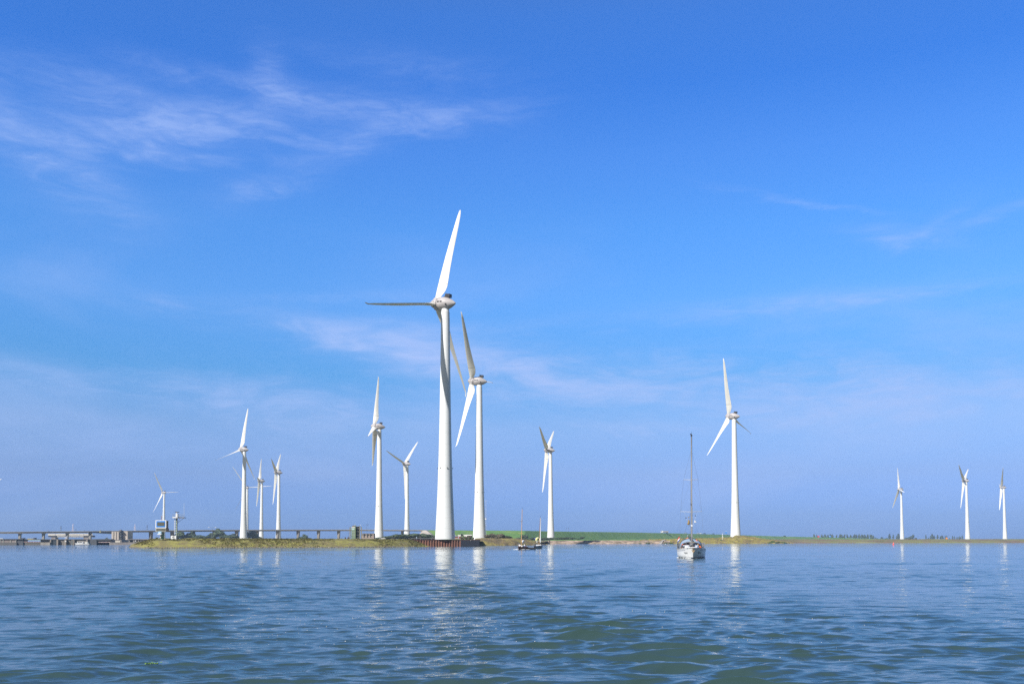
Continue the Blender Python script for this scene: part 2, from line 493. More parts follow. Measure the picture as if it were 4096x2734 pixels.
# ------------------------------------------------------------------ land
def nz(x, y, s, seed=0):
    """cheap smooth value noise, arrays in metres"""
    x = x / s + seed * 17.13; y = y / s + seed * 9.71
    xi = np.floor(x).astype(np.int64); yi = np.floor(y).astype(np.int64)
    fx = x - xi; fy = y - yi
    fx = fx * fx * (3 - 2 * fx); fy = fy * fy * (3 - 2 * fy)
    def h(a, b):
        v = np.sin(a * 127.1 + b * 311.7 + seed * 74.7) * 43758.5453
        return v - np.floor(v)
    return (h(xi, yi) * (1 - fx) + h(xi + 1, yi) * fx) * (1 - fy) + (h(xi, yi + 1) * (1 - fx) + h(xi + 1, yi + 1) * fx) * fy
def loft(name, keys, m, ncols, nrows, rough=0.0, rs=2.0, label=None, kind='structure', cat=None):
    """keys: list of (px, [(z, Y), ...]) front to back; straight between keys, bumps added"""
    pxs = np.array([k[0] for k in keys], float)
    K = np.array([k[1] for k in keys], float)          # nkeys, nk, 2
    u = np.linspace(pxs[0], pxs[-1], ncols)
    nk = K.shape[1]
    seg = np.linspace(0, nk - 1, nrows)
    Zs = np.zeros((nrows, ncols)); Ys = np.zeros((nrows, ncols))
    for j in range(nk):
        zj = np.interp(u, pxs, K[:, j, 0]); yj = np.interp(u, pxs, K[:, j, 1])
        wgt = np.clip(1 - np.abs(seg - j), 0, 1)[:, None]
        Zs += wgt * zj; Ys += wgt * yj
    r = np.array([(W(p, YH(p), 1000.0).x / 1000.0) for p in u])
    Xs = Ys * r[None, :]
    if rough:
        lift = np.clip(seg / 1.0, 0.15, 1)[:, None]
        n_ = nz(Xs, Ys, rs, 1) + .6 * nz(Xs, Ys, rs * .45, 2) + .35 * nz(Xs, Ys, rs * .2, 3) - 0.97
        Zs = Zs + rough * n_ * lift
        Ys = Ys + rough * 1.2 * (nz(Xs, Zs * 3, rs * .8, 5) - .5)
    o = grid_mesh(name, np.stack([Xs, Ys, Zs], -1), m)
    tag(o, label, cat, kind=kind)
    return o
def zy(px, py, Y):
    return (W(px, py, Y).z, Y)

def turf(name, a, b, c_, d, scale=.5, stretch=(1, 1, 1)):
    return mat(name, b, 0.95, col2=a, scale=scale, detail=9, bump=.15, stretch=stretch, lo=.30, hi=.70, cols=[(.43, c_), (.55, d)], spec=.15)
ISLE = turf('island_turf', (0.13, 0.155, 0.045), (0.30, 0.26, 0.09), (0.20, 0.165, 0.08), (0.245, 0.235, 0.07), .33, (1, 1, 1.3))
BROWN = turf('dry_bank_turf', (0.09, 0.10, 0.035), (0.36, 0.28, 0.12), (0.19, 0.14, 0.08), (0.26, 0.22, 0.07), .12)
FARB = turf('far_bank_turf', (0.10, 0.13, 0.05), (0.30, 0.24, 0.15), (0.21, 0.15, 0.11), (0.20, 0.21, 0.09), .05)
STONE = turf('stone_bank', (0.12, 0.11, 0.07), (0.55, 0.42, 0.32), (0.22, 0.17, 0.12), (0.40, 0.30, 0.22), .25)
GRASS = turf('dyke_grass', (0.10, 0.19, 0.045), (0.19, 0.29, 0.075), (0.12, 0.235, 0.055), (0.145, 0.255, 0.055), .09, (.35, 1, 1))
FIELD = turf('field_turf', (0.13, 0.15, 0.05), (0.30, 0.24, 0.12), (0.20, 0.16, 0.09), (0.24, 0.22, 0.08), .08)

# the long grass spit on the left
isl = []
def isle_key(px, shore_py, Y, top_py, back=12, rise=.5):
    s = zy(px, shore_py, Y)
    t = zy(px, top_py, Y + back)
    return (px, [(-1.2, Y - 3), (-.05, Y), (t[0] * .35, Y + back * .22), (t[0] * .75, Y + back * .55), (t[0], Y + back), (t[0] + .05, Y + back + 8), (t[0] - .2, Y + back + 40)])
for px, sp_, Y, tp in [(517, 2189, 312, 2189), (524, 2189, 310, 2178), (545, 2189.4, 306, 2171.5), (575, 2190, 302, 2163), (600, 2190.2, 300, 2155.5), (640, 2190.3, 299, 2152.2), (700, 2190.4, 299, 2152.6),
                       (900, 2190, 300, 2152.8), (1200, 2188.5, 306, 2153.8), (1400, 2187, 314, 2154.6), (1540, 2186, 322, 2155.6), (1630, 2185, 334, 2157), (1650, 2184.5, 338, 2158.5), (1690, 2184, 344, 2171), (1722, 2184, 348, 2183.5)]:
    isl.append(isle_key(px, sp_, Y, tp, 12 if px > 560 else 3 + (px - 517) * .2))
o = loft('island_bank', isl, ISLE, 1500, 60, .26, 1.9)
# flat ground behind it, and the ground of the whole far side
def flat_keys(rows):
    return rows
plate = loft('ground', [(548, [(1.70, 326), (1.80, 420), (1.80, 900), (1.80, 1300), (1.00, 5200)]),
                        (1200, [(1.80, 330), (1.80, 420), (1.80, 900), (1.80, 1300), (1.00, 5200)]),
                        (1590, [(1.80, 340), (1.80, 420), (1.80, 900), (1.80, 1300), (1.00, 5200)]),
                        (1600, [(1.80, 356), (1.80, 420), (1.80, 900), (1.80, 1300), (1.00, 5200)]),
                        (1925, [(1.80, 356), (1.80, 420), (1.80, 900), (1.80, 1300), (1.00, 5200)]),
                        (1930, [(1.80, 418), (1.80, 430), (1.80, 900), (1.80, 1300), (1.00, 5200)]),
                        (2180, [(1.30, 470), (1.70, 500), (1.80, 900), (1.80, 1300), (1.00, 5200)]),
                        (2190, [(1.70, 616), (1.80, 640), (1.80, 900), (1.80, 1300), (1.00, 5200)]),
                        (2600, [(1.70, 616), (1.80, 640), (1.80, 900), (1.80, 1300), (1.00, 5200)]),
                        (3060, [(1.80, 660), (1.80, 700), (1.80, 900), (1.80, 1300), (1.00, 5200)]),
                        (3120, [(0.90, 690), (1.50, 710), (1.80, 900), (1.80, 1300), (1.00, 5200)]),
                        (4500, [(0.90, 690), (1.50, 710), (1.80, 900), (1.80, 1300), (1.00, 5200)])], FIELD, 700, 90, .25, 9)
# promontory right of the quay
pk = []
for px, sp_, Y, tp in [(1900, 2182, 404, 2153.5), (1945, 2181, 408, 2152), (1990, 2180, 414, 2153), (2060, 2179, 425, 2153.5), (2105, 2178.3, 436, 2158), (2140, 2177.8, 446, 2164), (2165, 2177, 458, 2171), (2190, 2177, 462, 2177.5)]:
    pk.append(isle_key(px, sp_, Y, tp, 18))
loft('promontory_bank', pk, BROWN, 420, 50, .5, 2.5)
# the stone bank across the water
sk = []
for px, tp in [(2150, 2162), (2300, 2161), (2450, 2160.5), (2600, 2160.5), (2680, 2161)]:
    z = W(px, tp, 614).z
    sk.append((px, [(-1.2, 594), (-.05, 599), (z * .5, 603), (z, 608), (z + .05, 618), (z, 640)]))
loft('stone_bank', sk, STONE, 420, 40, .35, 2.2)
loft('grass_strip', [(px, [zy(px, 2160.4, 615), zy(px, 2157.0, 640)]) for px in (2200, 2400, 2640)], GRASS, 100, 6, .05, 5)
# the rough hill right of it with the turbine behind
hk = []
for px, tp, Y, back in [(2560, 2160, 600, 14), (2640, 2157, 600, 22), (2720, 2153.6, 602, 34), (2800, 2152, 604, 40), (2860, 2151, 606, 50), (2900, 2148.5, 608, 58), (2930, 2145, 610, 62), (2945, 2141, 610, 62), (2975, 2141.5, 612, 62),
                        (3000, 2144, 614, 62), (3030, 2150, 616, 56), (3070, 2157, 618, 46), (3110, 2163, 622, 34), (3150, 2169, 626, 24), (3175, 2173, 628, 16)]:
    t = zy(px, tp, Y + back)[0]
    hk.append((px, [(-1.2, Y - 4), (-.05, Y), (t * .38, Y + back * .2), (t * .68, Y + back * .45), (t * .9, Y + back * .75), (t, Y + back), (min(t, 2.6), Y + back + 26)]))
loft('hill_bank', hk, turf('hill_turf', (0.10, 0.12, 0.035), (0.38, 0.30, 0.10), (0.22, 0.16, 0.08), (0.28, 0.24, 0.06), .16), 700, 70, .85, 2.6)
# far right bank
fk = []
for px, tp in [(3040, 2155.5), (3200, 2155.5), (3400, 2156), (3600, 2155.5), (3800, 2155), (4000, 2155), (4500, 2154.5)]:
    z = W(px, tp, 715).z
    fk.append((px, [(-1.2, 652), (-.05, 657), (.9, 661), (1.3, 670), (z * .8, 695), (z, 715), (z, 740)]))
loft('far_bank', fk, FARB, 700, 50, .35, 4)
# the green dyke
DY = [(1690, 2118.5, 1040), (1812, 2119.6, 1045), (2100, 2121.0, 1085), (2230, 2124, 1180), (2400, 2126, 1310), (2540, 2128, 1430), (2700, 2131.5, 1570), (2860, 2135.5, 1710),
      (3000, 2139.6, 1830), (3100, 2143, 1900), (3254, 2146.5, 2000), (3430, 2151.5, 2100), (3600, 2154.5, 2200), (4300, 2155, 2300)]
dk = []
for px, py, Y in DY:
    z = W(px, py, Y).z
    toe = 2.3 if px < 2300 else min(4.0, 2.3 + (px - 2300) * .006)
    L = (z - toe) * 3.0
    dk.append((px, [(toe - .8, Y - L - 40), (toe, Y - L), ((toe + z) / 2 - .2, Y - L * .5), (z, Y), (z, Y + 6), (z + .02, Y + 12), (z - 3, Y + 26)]))
loft('dyke', dk, GRASS, 700, 48, .12, 14)
# path along the crest, pale asphalt
loft('crest_road', [(px, [(W(px, py, Y).z + .12, Y + 1.0), (W(px, py, Y).z + .16, Y + 8)]) for px, py, Y in DY], mat('asphalt', (0.22, 0.20, 0.19), .9, scale=.3), 200, 3)
# stone-clad end of the dyke at the bridge abutment
ab = MB()
ab.prism([W(1692, 2120, 1018), W(1704, 2119, 1018), W(1735, 2143, 1003), W(1668, 2143, 1003)], (0, 30, 0))
tag(ab.build('abutment', CONCL), 'stone faced slope at the right end of the road bridge', 'bridge abutment')
# rooty shore line stones along the spit
def rocks(name, label, segs, n, smin, smax, m, seed=3):
    rnd = random.Random(seed); mb = MB()
    for i in range(n):
        t = rnd.random() * (len(segs) - 1); k = int(t); f = t - k
        a, b = segs[k], segs[k + 1]
        px = a[0] + (b[0] - a[0]) * f; Y = a[1] + (b[1] - a[1]) * f + rnd.uniform(-.6, 1.2)
        p = XZ(px, rnd.uniform(-.08, .16), Y)
        s = rnd.uniform(smin, smax)
        q = Matrix.Rotation(rnd.uniform(0, 6), 3, 'Z') @ Matrix.Rotation(rnd.uniform(-.5, .5), 3, 'X')
        vs = [q @ Vector((x * s * rnd.uniform(.6, 1.2), y * s * rnd.uniform(.5, 1), z * s * rnd.uniform(.35, .7))) + p for x in (-1, 1) for y in (-1, 1) for z in (-1, 1)]
        mb.add(vs, [(0, 1, 3, 2), (4, 6, 7, 5), (0, 4, 5, 1), (2, 3, 7, 6), (0, 2, 6, 4), (1, 5, 7, 3)])
    return tag(mb.build(name, m), label, kind='stuff')
rocks('shore_stones', 'line of pale stones along the waterline of the grass spit', [(522, 309.5), (600, 299.7), (700, 298.7), (900, 299.7), (1200, 305.7), (1400, 313.7), (1540, 321.7), (1660, 339)], 1800, .07, .20,
      mat('shore_stone', (0.34, 0.29, 0.24), .9, scale=1.5, col2=(0.16, 0.14, 0.12)))
rocks('groyne_stones', 'dark stones of the groyne running down the brown promontory', [(2095, 440), (2150, 450), (2178, 458)], 700, .2, .5, mat('dark_stone', (0.10, 0.09, 0.085), .9, scale=1), 5)

# ------------------------------------------------------------------ vegetation
def leafball(mb, c, rad, n, size, rnd, squash=1.0, lump=5, flat=False):
    """n leaf clumps (small bent quads) through an uneven crown"""
    lumps = []
    for i in range(lump):
        a = rnd.uniform(0, 2 * PI); q = rnd.uniform(0, .62)
        lumps.append((Vector((rad * q * math.cos(a), rad * q * math.sin(a), rad * squash * rnd.uniform(-.55, .62))), rad * rnd.uniform(.38, .62)))
    for i in range(n):
        lc, lr = rnd.choice(lumps)
        d = Vector((rnd.gauss(0, 1), rnd.gauss(0, 1), rnd.gauss(0, 1))).normalized()
        p = Vector(c) + lc + d * lr * rnd.uniform(.6, 1.0) ** .5
        p.z = max(p.z, .02)
        s = size * rnd.uniform(.6, 1.4)
        u = d.orthogonal().normalized()
        u = (Matrix.Rotation(rnd.uniform(0, 6.28), 3, d) @ u); v = d.cross(u)
        tl = Vector((rnd.gauss(0, .4), rnd.gauss(0, .4), rnd.gauss(0, .4)))
        u = (u + tl * .5).normalized(); 
        mb.add([p - u * s - v * s * .6, p + u * s - v * s * .5, p + u * s * .7 + v * s * .7, p - u * s * .8 + v * s * .6], [(0, 1, 2, 3)])
def make_tree(name, h, rx, kind, m, seed, label, cat, group=None, leaves=420):
    rnd = random.Random(seed)
    t = thing(name, (0, 0, 0), label, cat, group)
    mb = MB(); tr = MB()
    if kind == 'round':
        tr.tube((0, 0, -.3), (0.05 * h * .1, 0, h * .55), h * .035, h * .018, 8)
        for i in range(5):
            a = i * 1.26
            tr.tube((0, 0, h * (.25 + .05 * i)), (rx * .5 * math.cos(a), rx * .5 * math.sin(a), h * (.5 + .06 * i)), h * .014, h * .005, 6)
        leafball(mb, (0, 0, h * .58), h * .43, leaves, h * .055, rnd, .95, 9)
        for v in range(len(mb.v)):
            x, y, z = mb.v[v]; mb.v[v] = (x * rx / (h * .43), y * rx / (h * .43), z)
    elif kind == 'poplar':
        tr.tube((0, 0, -.3), (0, 0, h * .9), h * .025, h * .006, 8)
        for i in range(8):
            a = i * 2.4; zz = h * (.12 + .09 * i)
            tr.tube((0, 0, zz), (rx * .6 * math.cos(a), rx * .6 * math.sin(a), zz + h * .12), h * .009, h * .003, 5)
        for k in range(7):
            f = k / 6
            rr = rx * (.65 + .5 * math.sin(PI * min(1, f * .9 + .12))) * (1 - .35 * f)
            leafball(mb, (rnd.uniform(-.1, .1) * rx, 0, h * (.14 + .80 * f)), rr, leaves // 7, h * .045, rnd, 1.0, 4)
    else:   # bush
        for i in range(6):
            a = i * 1.05
            tr.tube((0, 0, -.2), (rx * .5 * math.cos(a), rx * .5 * math.sin(a), h * .6), h * .03, h * .01, 5)
        leafball(mb, (0, 0, h * .42), h * .55, leaves, h * .075, rnd, .75, 9)
        for v in range(len(mb.v)):
            x, y, z = mb.v[v]; mb.v[v] = (x * rx / (h * .5), y * rx / (h * .5), z)
    tr.build('trunk', BARK, t)
    mb.build('crown', m, t)
    return t
PROTO = {}
def plant(kind, m, px, w_px, top_py, base_py, Y, label, cat, name, group=None, zbase=None, var=0):
    key = (kind, m.name, var)
    base = XZ(px, 0, Y)
    z0 = W(px, base_py, Y).z if zbase is None else zbase
    h = W(px, top_py, Y).z - z0
    rx = w_px / 2 * MPP(Y)
    if key not in PROTO:
        PROTO[key] = make_tree(name, 10.0, 4.3 if kind == 'round' else (2.0 if kind == 'poplar' else 5.0), kind, m, 31 + var * 7 + len(PROTO), label, cat, group,
                               {'round': 900, 'poplar': 900, 'bush': 900}[kind])
        t = PROTO[key]
    else:
        t = copy_tree(PROTO[key], label, group)
        t.name = name
        if group is None and 'group' in t: del t['group']
    r0 = 4.3 if kind == 'round' else (2.2 if kind == 'poplar' else 5.0)
    t['category'] = cat
    t.location = (base.x, Y, z0)
    t.rotation_euler = (0, 0, random.uniform(0, 6.28))
    t.scale = (rx / r0, rx / r0, h / 10.0)
    return t
# behind the spit: dark green trees and shrubs
G1 = 'dark green trees behind the grass spit'
spit = [(724, 42, 2124, 'bushy'), (700, 30, 2134, 'low'), (752, 40, 2129, 'round'), (768, 26, 2122, 'taller'), (800, 46, 2138, 'low spreading'), (826, 34, 2143, 'very low'),
        (846, 34, 2130, 'rounded'), (872, 34, 2112, 'tallest pointed'), (893, 38, 2124, 'broad'), (912, 34, 2138, 'low'), (928, 28, 2133, 'small'), (948, 40, 2139, 'low wide'),
        (1010, 44, 2121, 'tall bushy'), (995, 36, 2125, 'leaning'), (1024, 40, 2136, 'round'), (1212, 50, 2144, 'low'), (1222, 22, 2135, 'small pointed')]
for i, (px, wd, top, adj) in enumerate(spit):
    where = 'right of the white radar tower' if px < 840 else ('by the double street lamp' if px < 960 else ('between the left turbine towers' if px < 1100 else 'alone before the bridge pillars'))
    plant('round', LEAF, px, wd * 1.3, top, 2158, 930 + (i * 37) % 40, '%s green tree %s, %s along the spit' % (adj, where, ORD[i]), 'tree', 'tree', G1, var=i % 3)
# mass of shrubs on the mound in front of the bridge end
G2 = 'dark shrubs on the mound before the bridge end'
k = 0
for i, (px, wd, top, base) in enumerate([(1502, 30, 2150, 2158), (1522, 36, 2146, 2157), (1546, 40, 2141, 2156), (1572, 44, 2137, 2156), (1598, 46, 2133, 2156), (1625, 46, 2131, 2156), (1655, 46, 2130, 2156), (1682, 44, 2128, 2156),
                          (1706, 40, 2133, 2156), (1728, 36, 2137, 2156), (1748, 34, 2140, 2156), (1768, 34, 2141, 2156), (1560, 40, 2147, 2157), (1612, 44, 2143, 2158), (1664, 44, 2142, 2158), (1712, 40, 2145, 2158), (1752, 36, 2146, 2158)]):
    plant('bush', LEAF if i < 12 else LEAF2, px, wd * 1.25, top, base, 640 + (i * 53) % 100, '%s shrub from the left %s, before the bridge end' % (ORD[i] if i < 12 else ORD[i - 12], 'on top of the dark mound' if i < 12 else 'at the brown foot of the mound'), 'shrub', 'shrub', G2, var=i % 2)
# the brown and dark bushes right of the second turbine
G3 = 'bushes right of the second tall turbine'
for i, (px, wd, top, m, word) in enumerate([(1958, 34, 2135, LEAF2, 'brown'), (1974, 36, 2131, LEAF2, 'tall brown'), (1992, 34, 2132, LEAF2, 'greyish brown'), (2008, 34, 2134, LEAF2, 'dull brown'),
                                            (2014, 32, 2139, LEAF, 'dark green'), (2032, 30, 2138, LEAF, 'low dark green'), (1994, 28, 2145, LEAF, 'small dark green')]):
    plant('bush', m, px, wd * 1.2, top, 2156, 466 + i * 4, '%s bush, %s from the left beside the second tall turbine' % (word, ORD[i]), 'bush', 'bush', G3, var=i % 2)
G4 = 'hedge at the foot of the green dyke'
for i, (px, wd, top, base) in enumerate([(2062, 34, 2150, 2160), (2080, 28, 2146, 2160), (2098, 26, 2135, 2158), (2118, 34, 2149, 2160), (2142, 34, 2150, 2160), (2130, 22, 2146, 2158), (2170, 30, 2149, 2160),
                                     (2192, 34, 2146, 2159), (2214, 34, 2147, 2159), (2236, 30, 2146, 2159), (2252, 26, 2146, 2159), (2270, 34, 2144.5, 2157), (2288, 26, 2147, 2157), (2310, 24, 2151, 2156), (2328, 17, 2144, 2155)]):
    plant('bush', LEAF, px, wd * 1.25, top, base, 800 + (i * 41) % 90, '%s dark bush from the left in the hedge below the green dyke' % ORD[i], 'bush', 'bush', G4, var=i % 2)
# bushes on the right bank
G5 = 'green bushes on the right bank'
for i, (px, wd, top, base, Y, m) in enumerate([(2664, 24, 2167, 2175, 601, LEAF3), (2682, 26, 2168, 2175, 601, LEAF3), (2590, 26, 2168, 2175, 601, LEAF3), (2560, 22, 2169, 2175, 601, LEAF3), (2862, 16, 2156, 2163, 630, LEAF), (2876, 26, 2155, 2165, 626, LEAF), (2890, 18, 2158, 2166, 626, LEAF),
                                            (2934, 18, 2164, 2172, 618, LEAF), (2960, 12, 2167, 2173, 616, LEAF), (2990, 22, 2170, 2175, 614, LEAF), (3074, 18, 2165, 2174, 622, LEAF3), (3090, 26, 2160, 2174, 625, LEAF3), (3112, 26, 2163, 2174, 628, LEAF3), (3134, 26, 2165, 2174, 630, LEAF3), (3152, 18, 2168, 2174, 632, LEAF3)]):
    plant('bush', m, px, wd * 1.15, top, base, Y, '%s low %s bush from the left at the foot of the far right bank' % (ORD[i], 'dark' if m is LEAF else 'fresh green'), 'bush', 'bush', G5, var=i % 2)
# tree rows on the right horizon
G6 = 'row of trees on the right horizon'
rowA = [(735, 44), (792, 22), (890, 46), (935, 50), (985, 44), (1030, 40), (1075, 52), (1155, 30), (1215, 44), (1255, 50), (1300, 36), (1365, 44), (1420, 40), (1480, 40), (1525, 50), (1585, 46), (1640, 50), (1690, 60), (1745, 44), (1830, 84)]
for i, (cx, cw) in enumerate(rowA):
    px = 3100 + cx * .2129
    plant('round', LEAF, px, cw * .2129 * 1.35, 2134.5 + (i * 7 % 5) * .6, 2158, 2300 + (i * 31) % 60, '%s tree from the left in the dense row behind the red and blue marks' % ORD[i], 'tree', 'tree', G6, var=i % 3, zbase=2.0)
rowB = [(8, 34, 2148), (40, 26, 2151), (105, 50, 2146.5), (175, 60, 2149.5), (232, 46, 2134), (288, 26, 2137), (345, 36, 2141), (372, 56, 2134), (500, 70, 2148), (585, 60, 2136.5), (540, 60, 2146), (630, 60, 2149),
        (805, 26, 2137), (845, 40, 2150), (880, 30, 2142), (905, 50, 2134.5), (935, 36, 2140), (988, 32, 2138), (1035, 34, 2143), (1060, 46, 2140)]
for i, (cx, cw, top) in enumerate(rowB):
    px = 3500 + cx * .2537
    plant('poplar' if cw < 60 else 'round', LEAF, px, cw * .2537 * 1.2, top, 2156, 2450 + (i * 37) % 80, '%s tree from the left in the broken line around the leftmost far turbine' % ORD[i], 'tree', 'tree', 'broken line of trees between the far turbines', var=i % 2, zbase=2.0)
for i, (cx, cw, top) in enumerate([(1110, 26, 2141), (1135, 24, 2140.5), (1178, 14, 2149), (1224, 28, 2142), (1255, 22, 2143), (1290, 16, 2146), (1308, 16, 2145), (1335, 26, 2143), (1352, 14, 2146), (1378, 26, 2140)]):
    px = 3500 + cx * .2537
    plant('poplar', LEAF, px, cw * .2537 * 1.2, top, 2156, 2700 + (i * 37) % 80, '%s thin hazy poplar from the left between the orange mark and the second far turbine' % ORD[i], 'tree', 'tree', 'thin hazy poplars left of the second far turbine', var=0, zbase=2.0)
plant('bush', LEAF, 3137, 12, 2140, 2145, 1925, 'small dark bush alone on the dyke crest', 'bush', 'bush', zbase=W(3137, 2146, 1925).z)
plant('round', LEAF, 427, 18, 2149, 2160, 1500, 'single round grey green tree seen under the bascule span', 'tree', 'tree')
# tufts over the spit: one mass of ground cover
rnd = random.Random(5)
tf = MB(); tf2 = MB()
for i in range(8000):
    px = rnd.uniform(520, 1700)
    Ys = np.interp(px, [520, 600, 900, 1200, 1540, 1700], [311, 300, 300, 306, 322, 345])
    back = 12 if px > 600 else 3 + (px - 517) * .1
    f = rnd.random() ** .8
    f = min(f, 1.0)
    topz = np.interp(px, [520, 545, 575, 600, 640, 1200, 1630, 1650, 1690, 1715], [.3, 1.35, 2.1, 2.65, 2.85, 2.75, 2.45, 2.3, 1.2, .3])
    z = topz * np.interp(f, [0, .22, .55, 1], [0, .35, .75, 1.0])
    p = XZ(px, 0, Ys + back * f); p.z = z + .02
    s = rnd.uniform(.09, .22) * (1.6 if rnd.random() < .03 else 1)
    for j in range(3):
        a = rnd.uniform(0, PI); du = Vector((math.cos(a), math.sin(a) * .5, 0)) * s
        up = Vector((rnd.uniform(-.1, .1), -.1, s * rnd.uniform(.4, .85)))
        (tf if i % 3 else tf2).add([p - du, p + du, p + du * .5 + up, p - du * .6 + up * .9], [(0, 1, 2, 3)])
tag(tf.build('grass_tufts', mat('tuft_olive', (0.30, 0.27, 0.09), .9, scale=.25, col2=(0.20, 0.195, 0.06), detail=4)), 'olive tufts of rough grass covering the spit', kind='stuff')
tag(tf2.build('weed_tufts', mat('tuft_green', (0.17, 0.22, 0.06), .9, scale=.2, col2=(0.17, 0.135, 0.07), detail=4)), 'green and brown weeds growing over the spit', kind='stuff')

# ------------------------------------------------------------------ wind turbines
HUB = 85.0
TILT = R_(5)
def blade_mesh():
    mb = MB()
    st = [(1.6, 1.9, .8, 38), (2.4, 2.35, .62, 36), (3.6, 3.1, .42, 33), (5.2, 3.75, .32, 29), (7.0, 3.95, .27, 25), (8.2, 3.8, .25, 22), (11, 3.45, .23, 18), (15, 3.0, .21, 14), (20, 2.55, .19, 10),
          (25, 2.15, .18, 7.5), (30, 1.75, .17, 5.5), (34, 1.42, .16, 4), (37, 1.1, .15, 3), (39, .66, .14, 0), (39.8, .42, .14, 0), (40.2, .16, .14, 0)]
    n = 20
    vs = []
    for r, c, t, tw in st:
        for i in range(n):
            a = 2 * PI * i / n
            x = .5 * (1 + math.cos(a))                   # 1 leading .. 0 trailing
            th = t * .5 * math.sin(a) * (math.sin(PI * min(1, (x * .94 + .03))) ** .6) * (.55 + .6 * x)
            lead = min(.95, .30 * c + .15)
            X = (lead - c * (1 - x)); Yy = th * c * 1.0
            b = R_(tw)
            bend = -1.1 * (r / 40) ** 2.2                # pre-bend towards the wind
            if r > 39: bend -= (r - 39) * .5
            sweep = -0.0
            # leading edge turned upwind (-Y)
            vs.append((X * math.cos(b) + Yy * math.sin(b) + sweep, -X * math.sin(b) + Yy * math.cos(b) + bend, r))
    fs = [(k * n + i, k * n + (i + 1) % n, (k + 1) * n + (i + 1) % n, (k + 1) * n + i) for k in range(len(st) - 1) for i in range(n)]
    mb.add(vs, fs, True)
    mb.add(vs[:n], [tuple(range(n))]); mb.add(vs[-n:], [tuple(range(n))])
    return mb
def blade_matrix(th, pitch=20):
    nn = Vector((-math.cos(TILT), 0, math.sin(TILT))); up = Vector((math.sin(TILT), 0, math.cos(TILT))); u = Vector((0, 1, 0))
    er = math.cos(th) * up + math.sin(th) * u
    t = math.sin(th) * up - math.cos(th) * u
    y = er.cross(t)
    m = Matrix((t, y, er)).transposed().to_4x4()
    m = m @ Matrix.Rotation(R_(-pitch), 4, 'Z')
    m.translation = Vector((-4.25, 0, HUB))
    return m
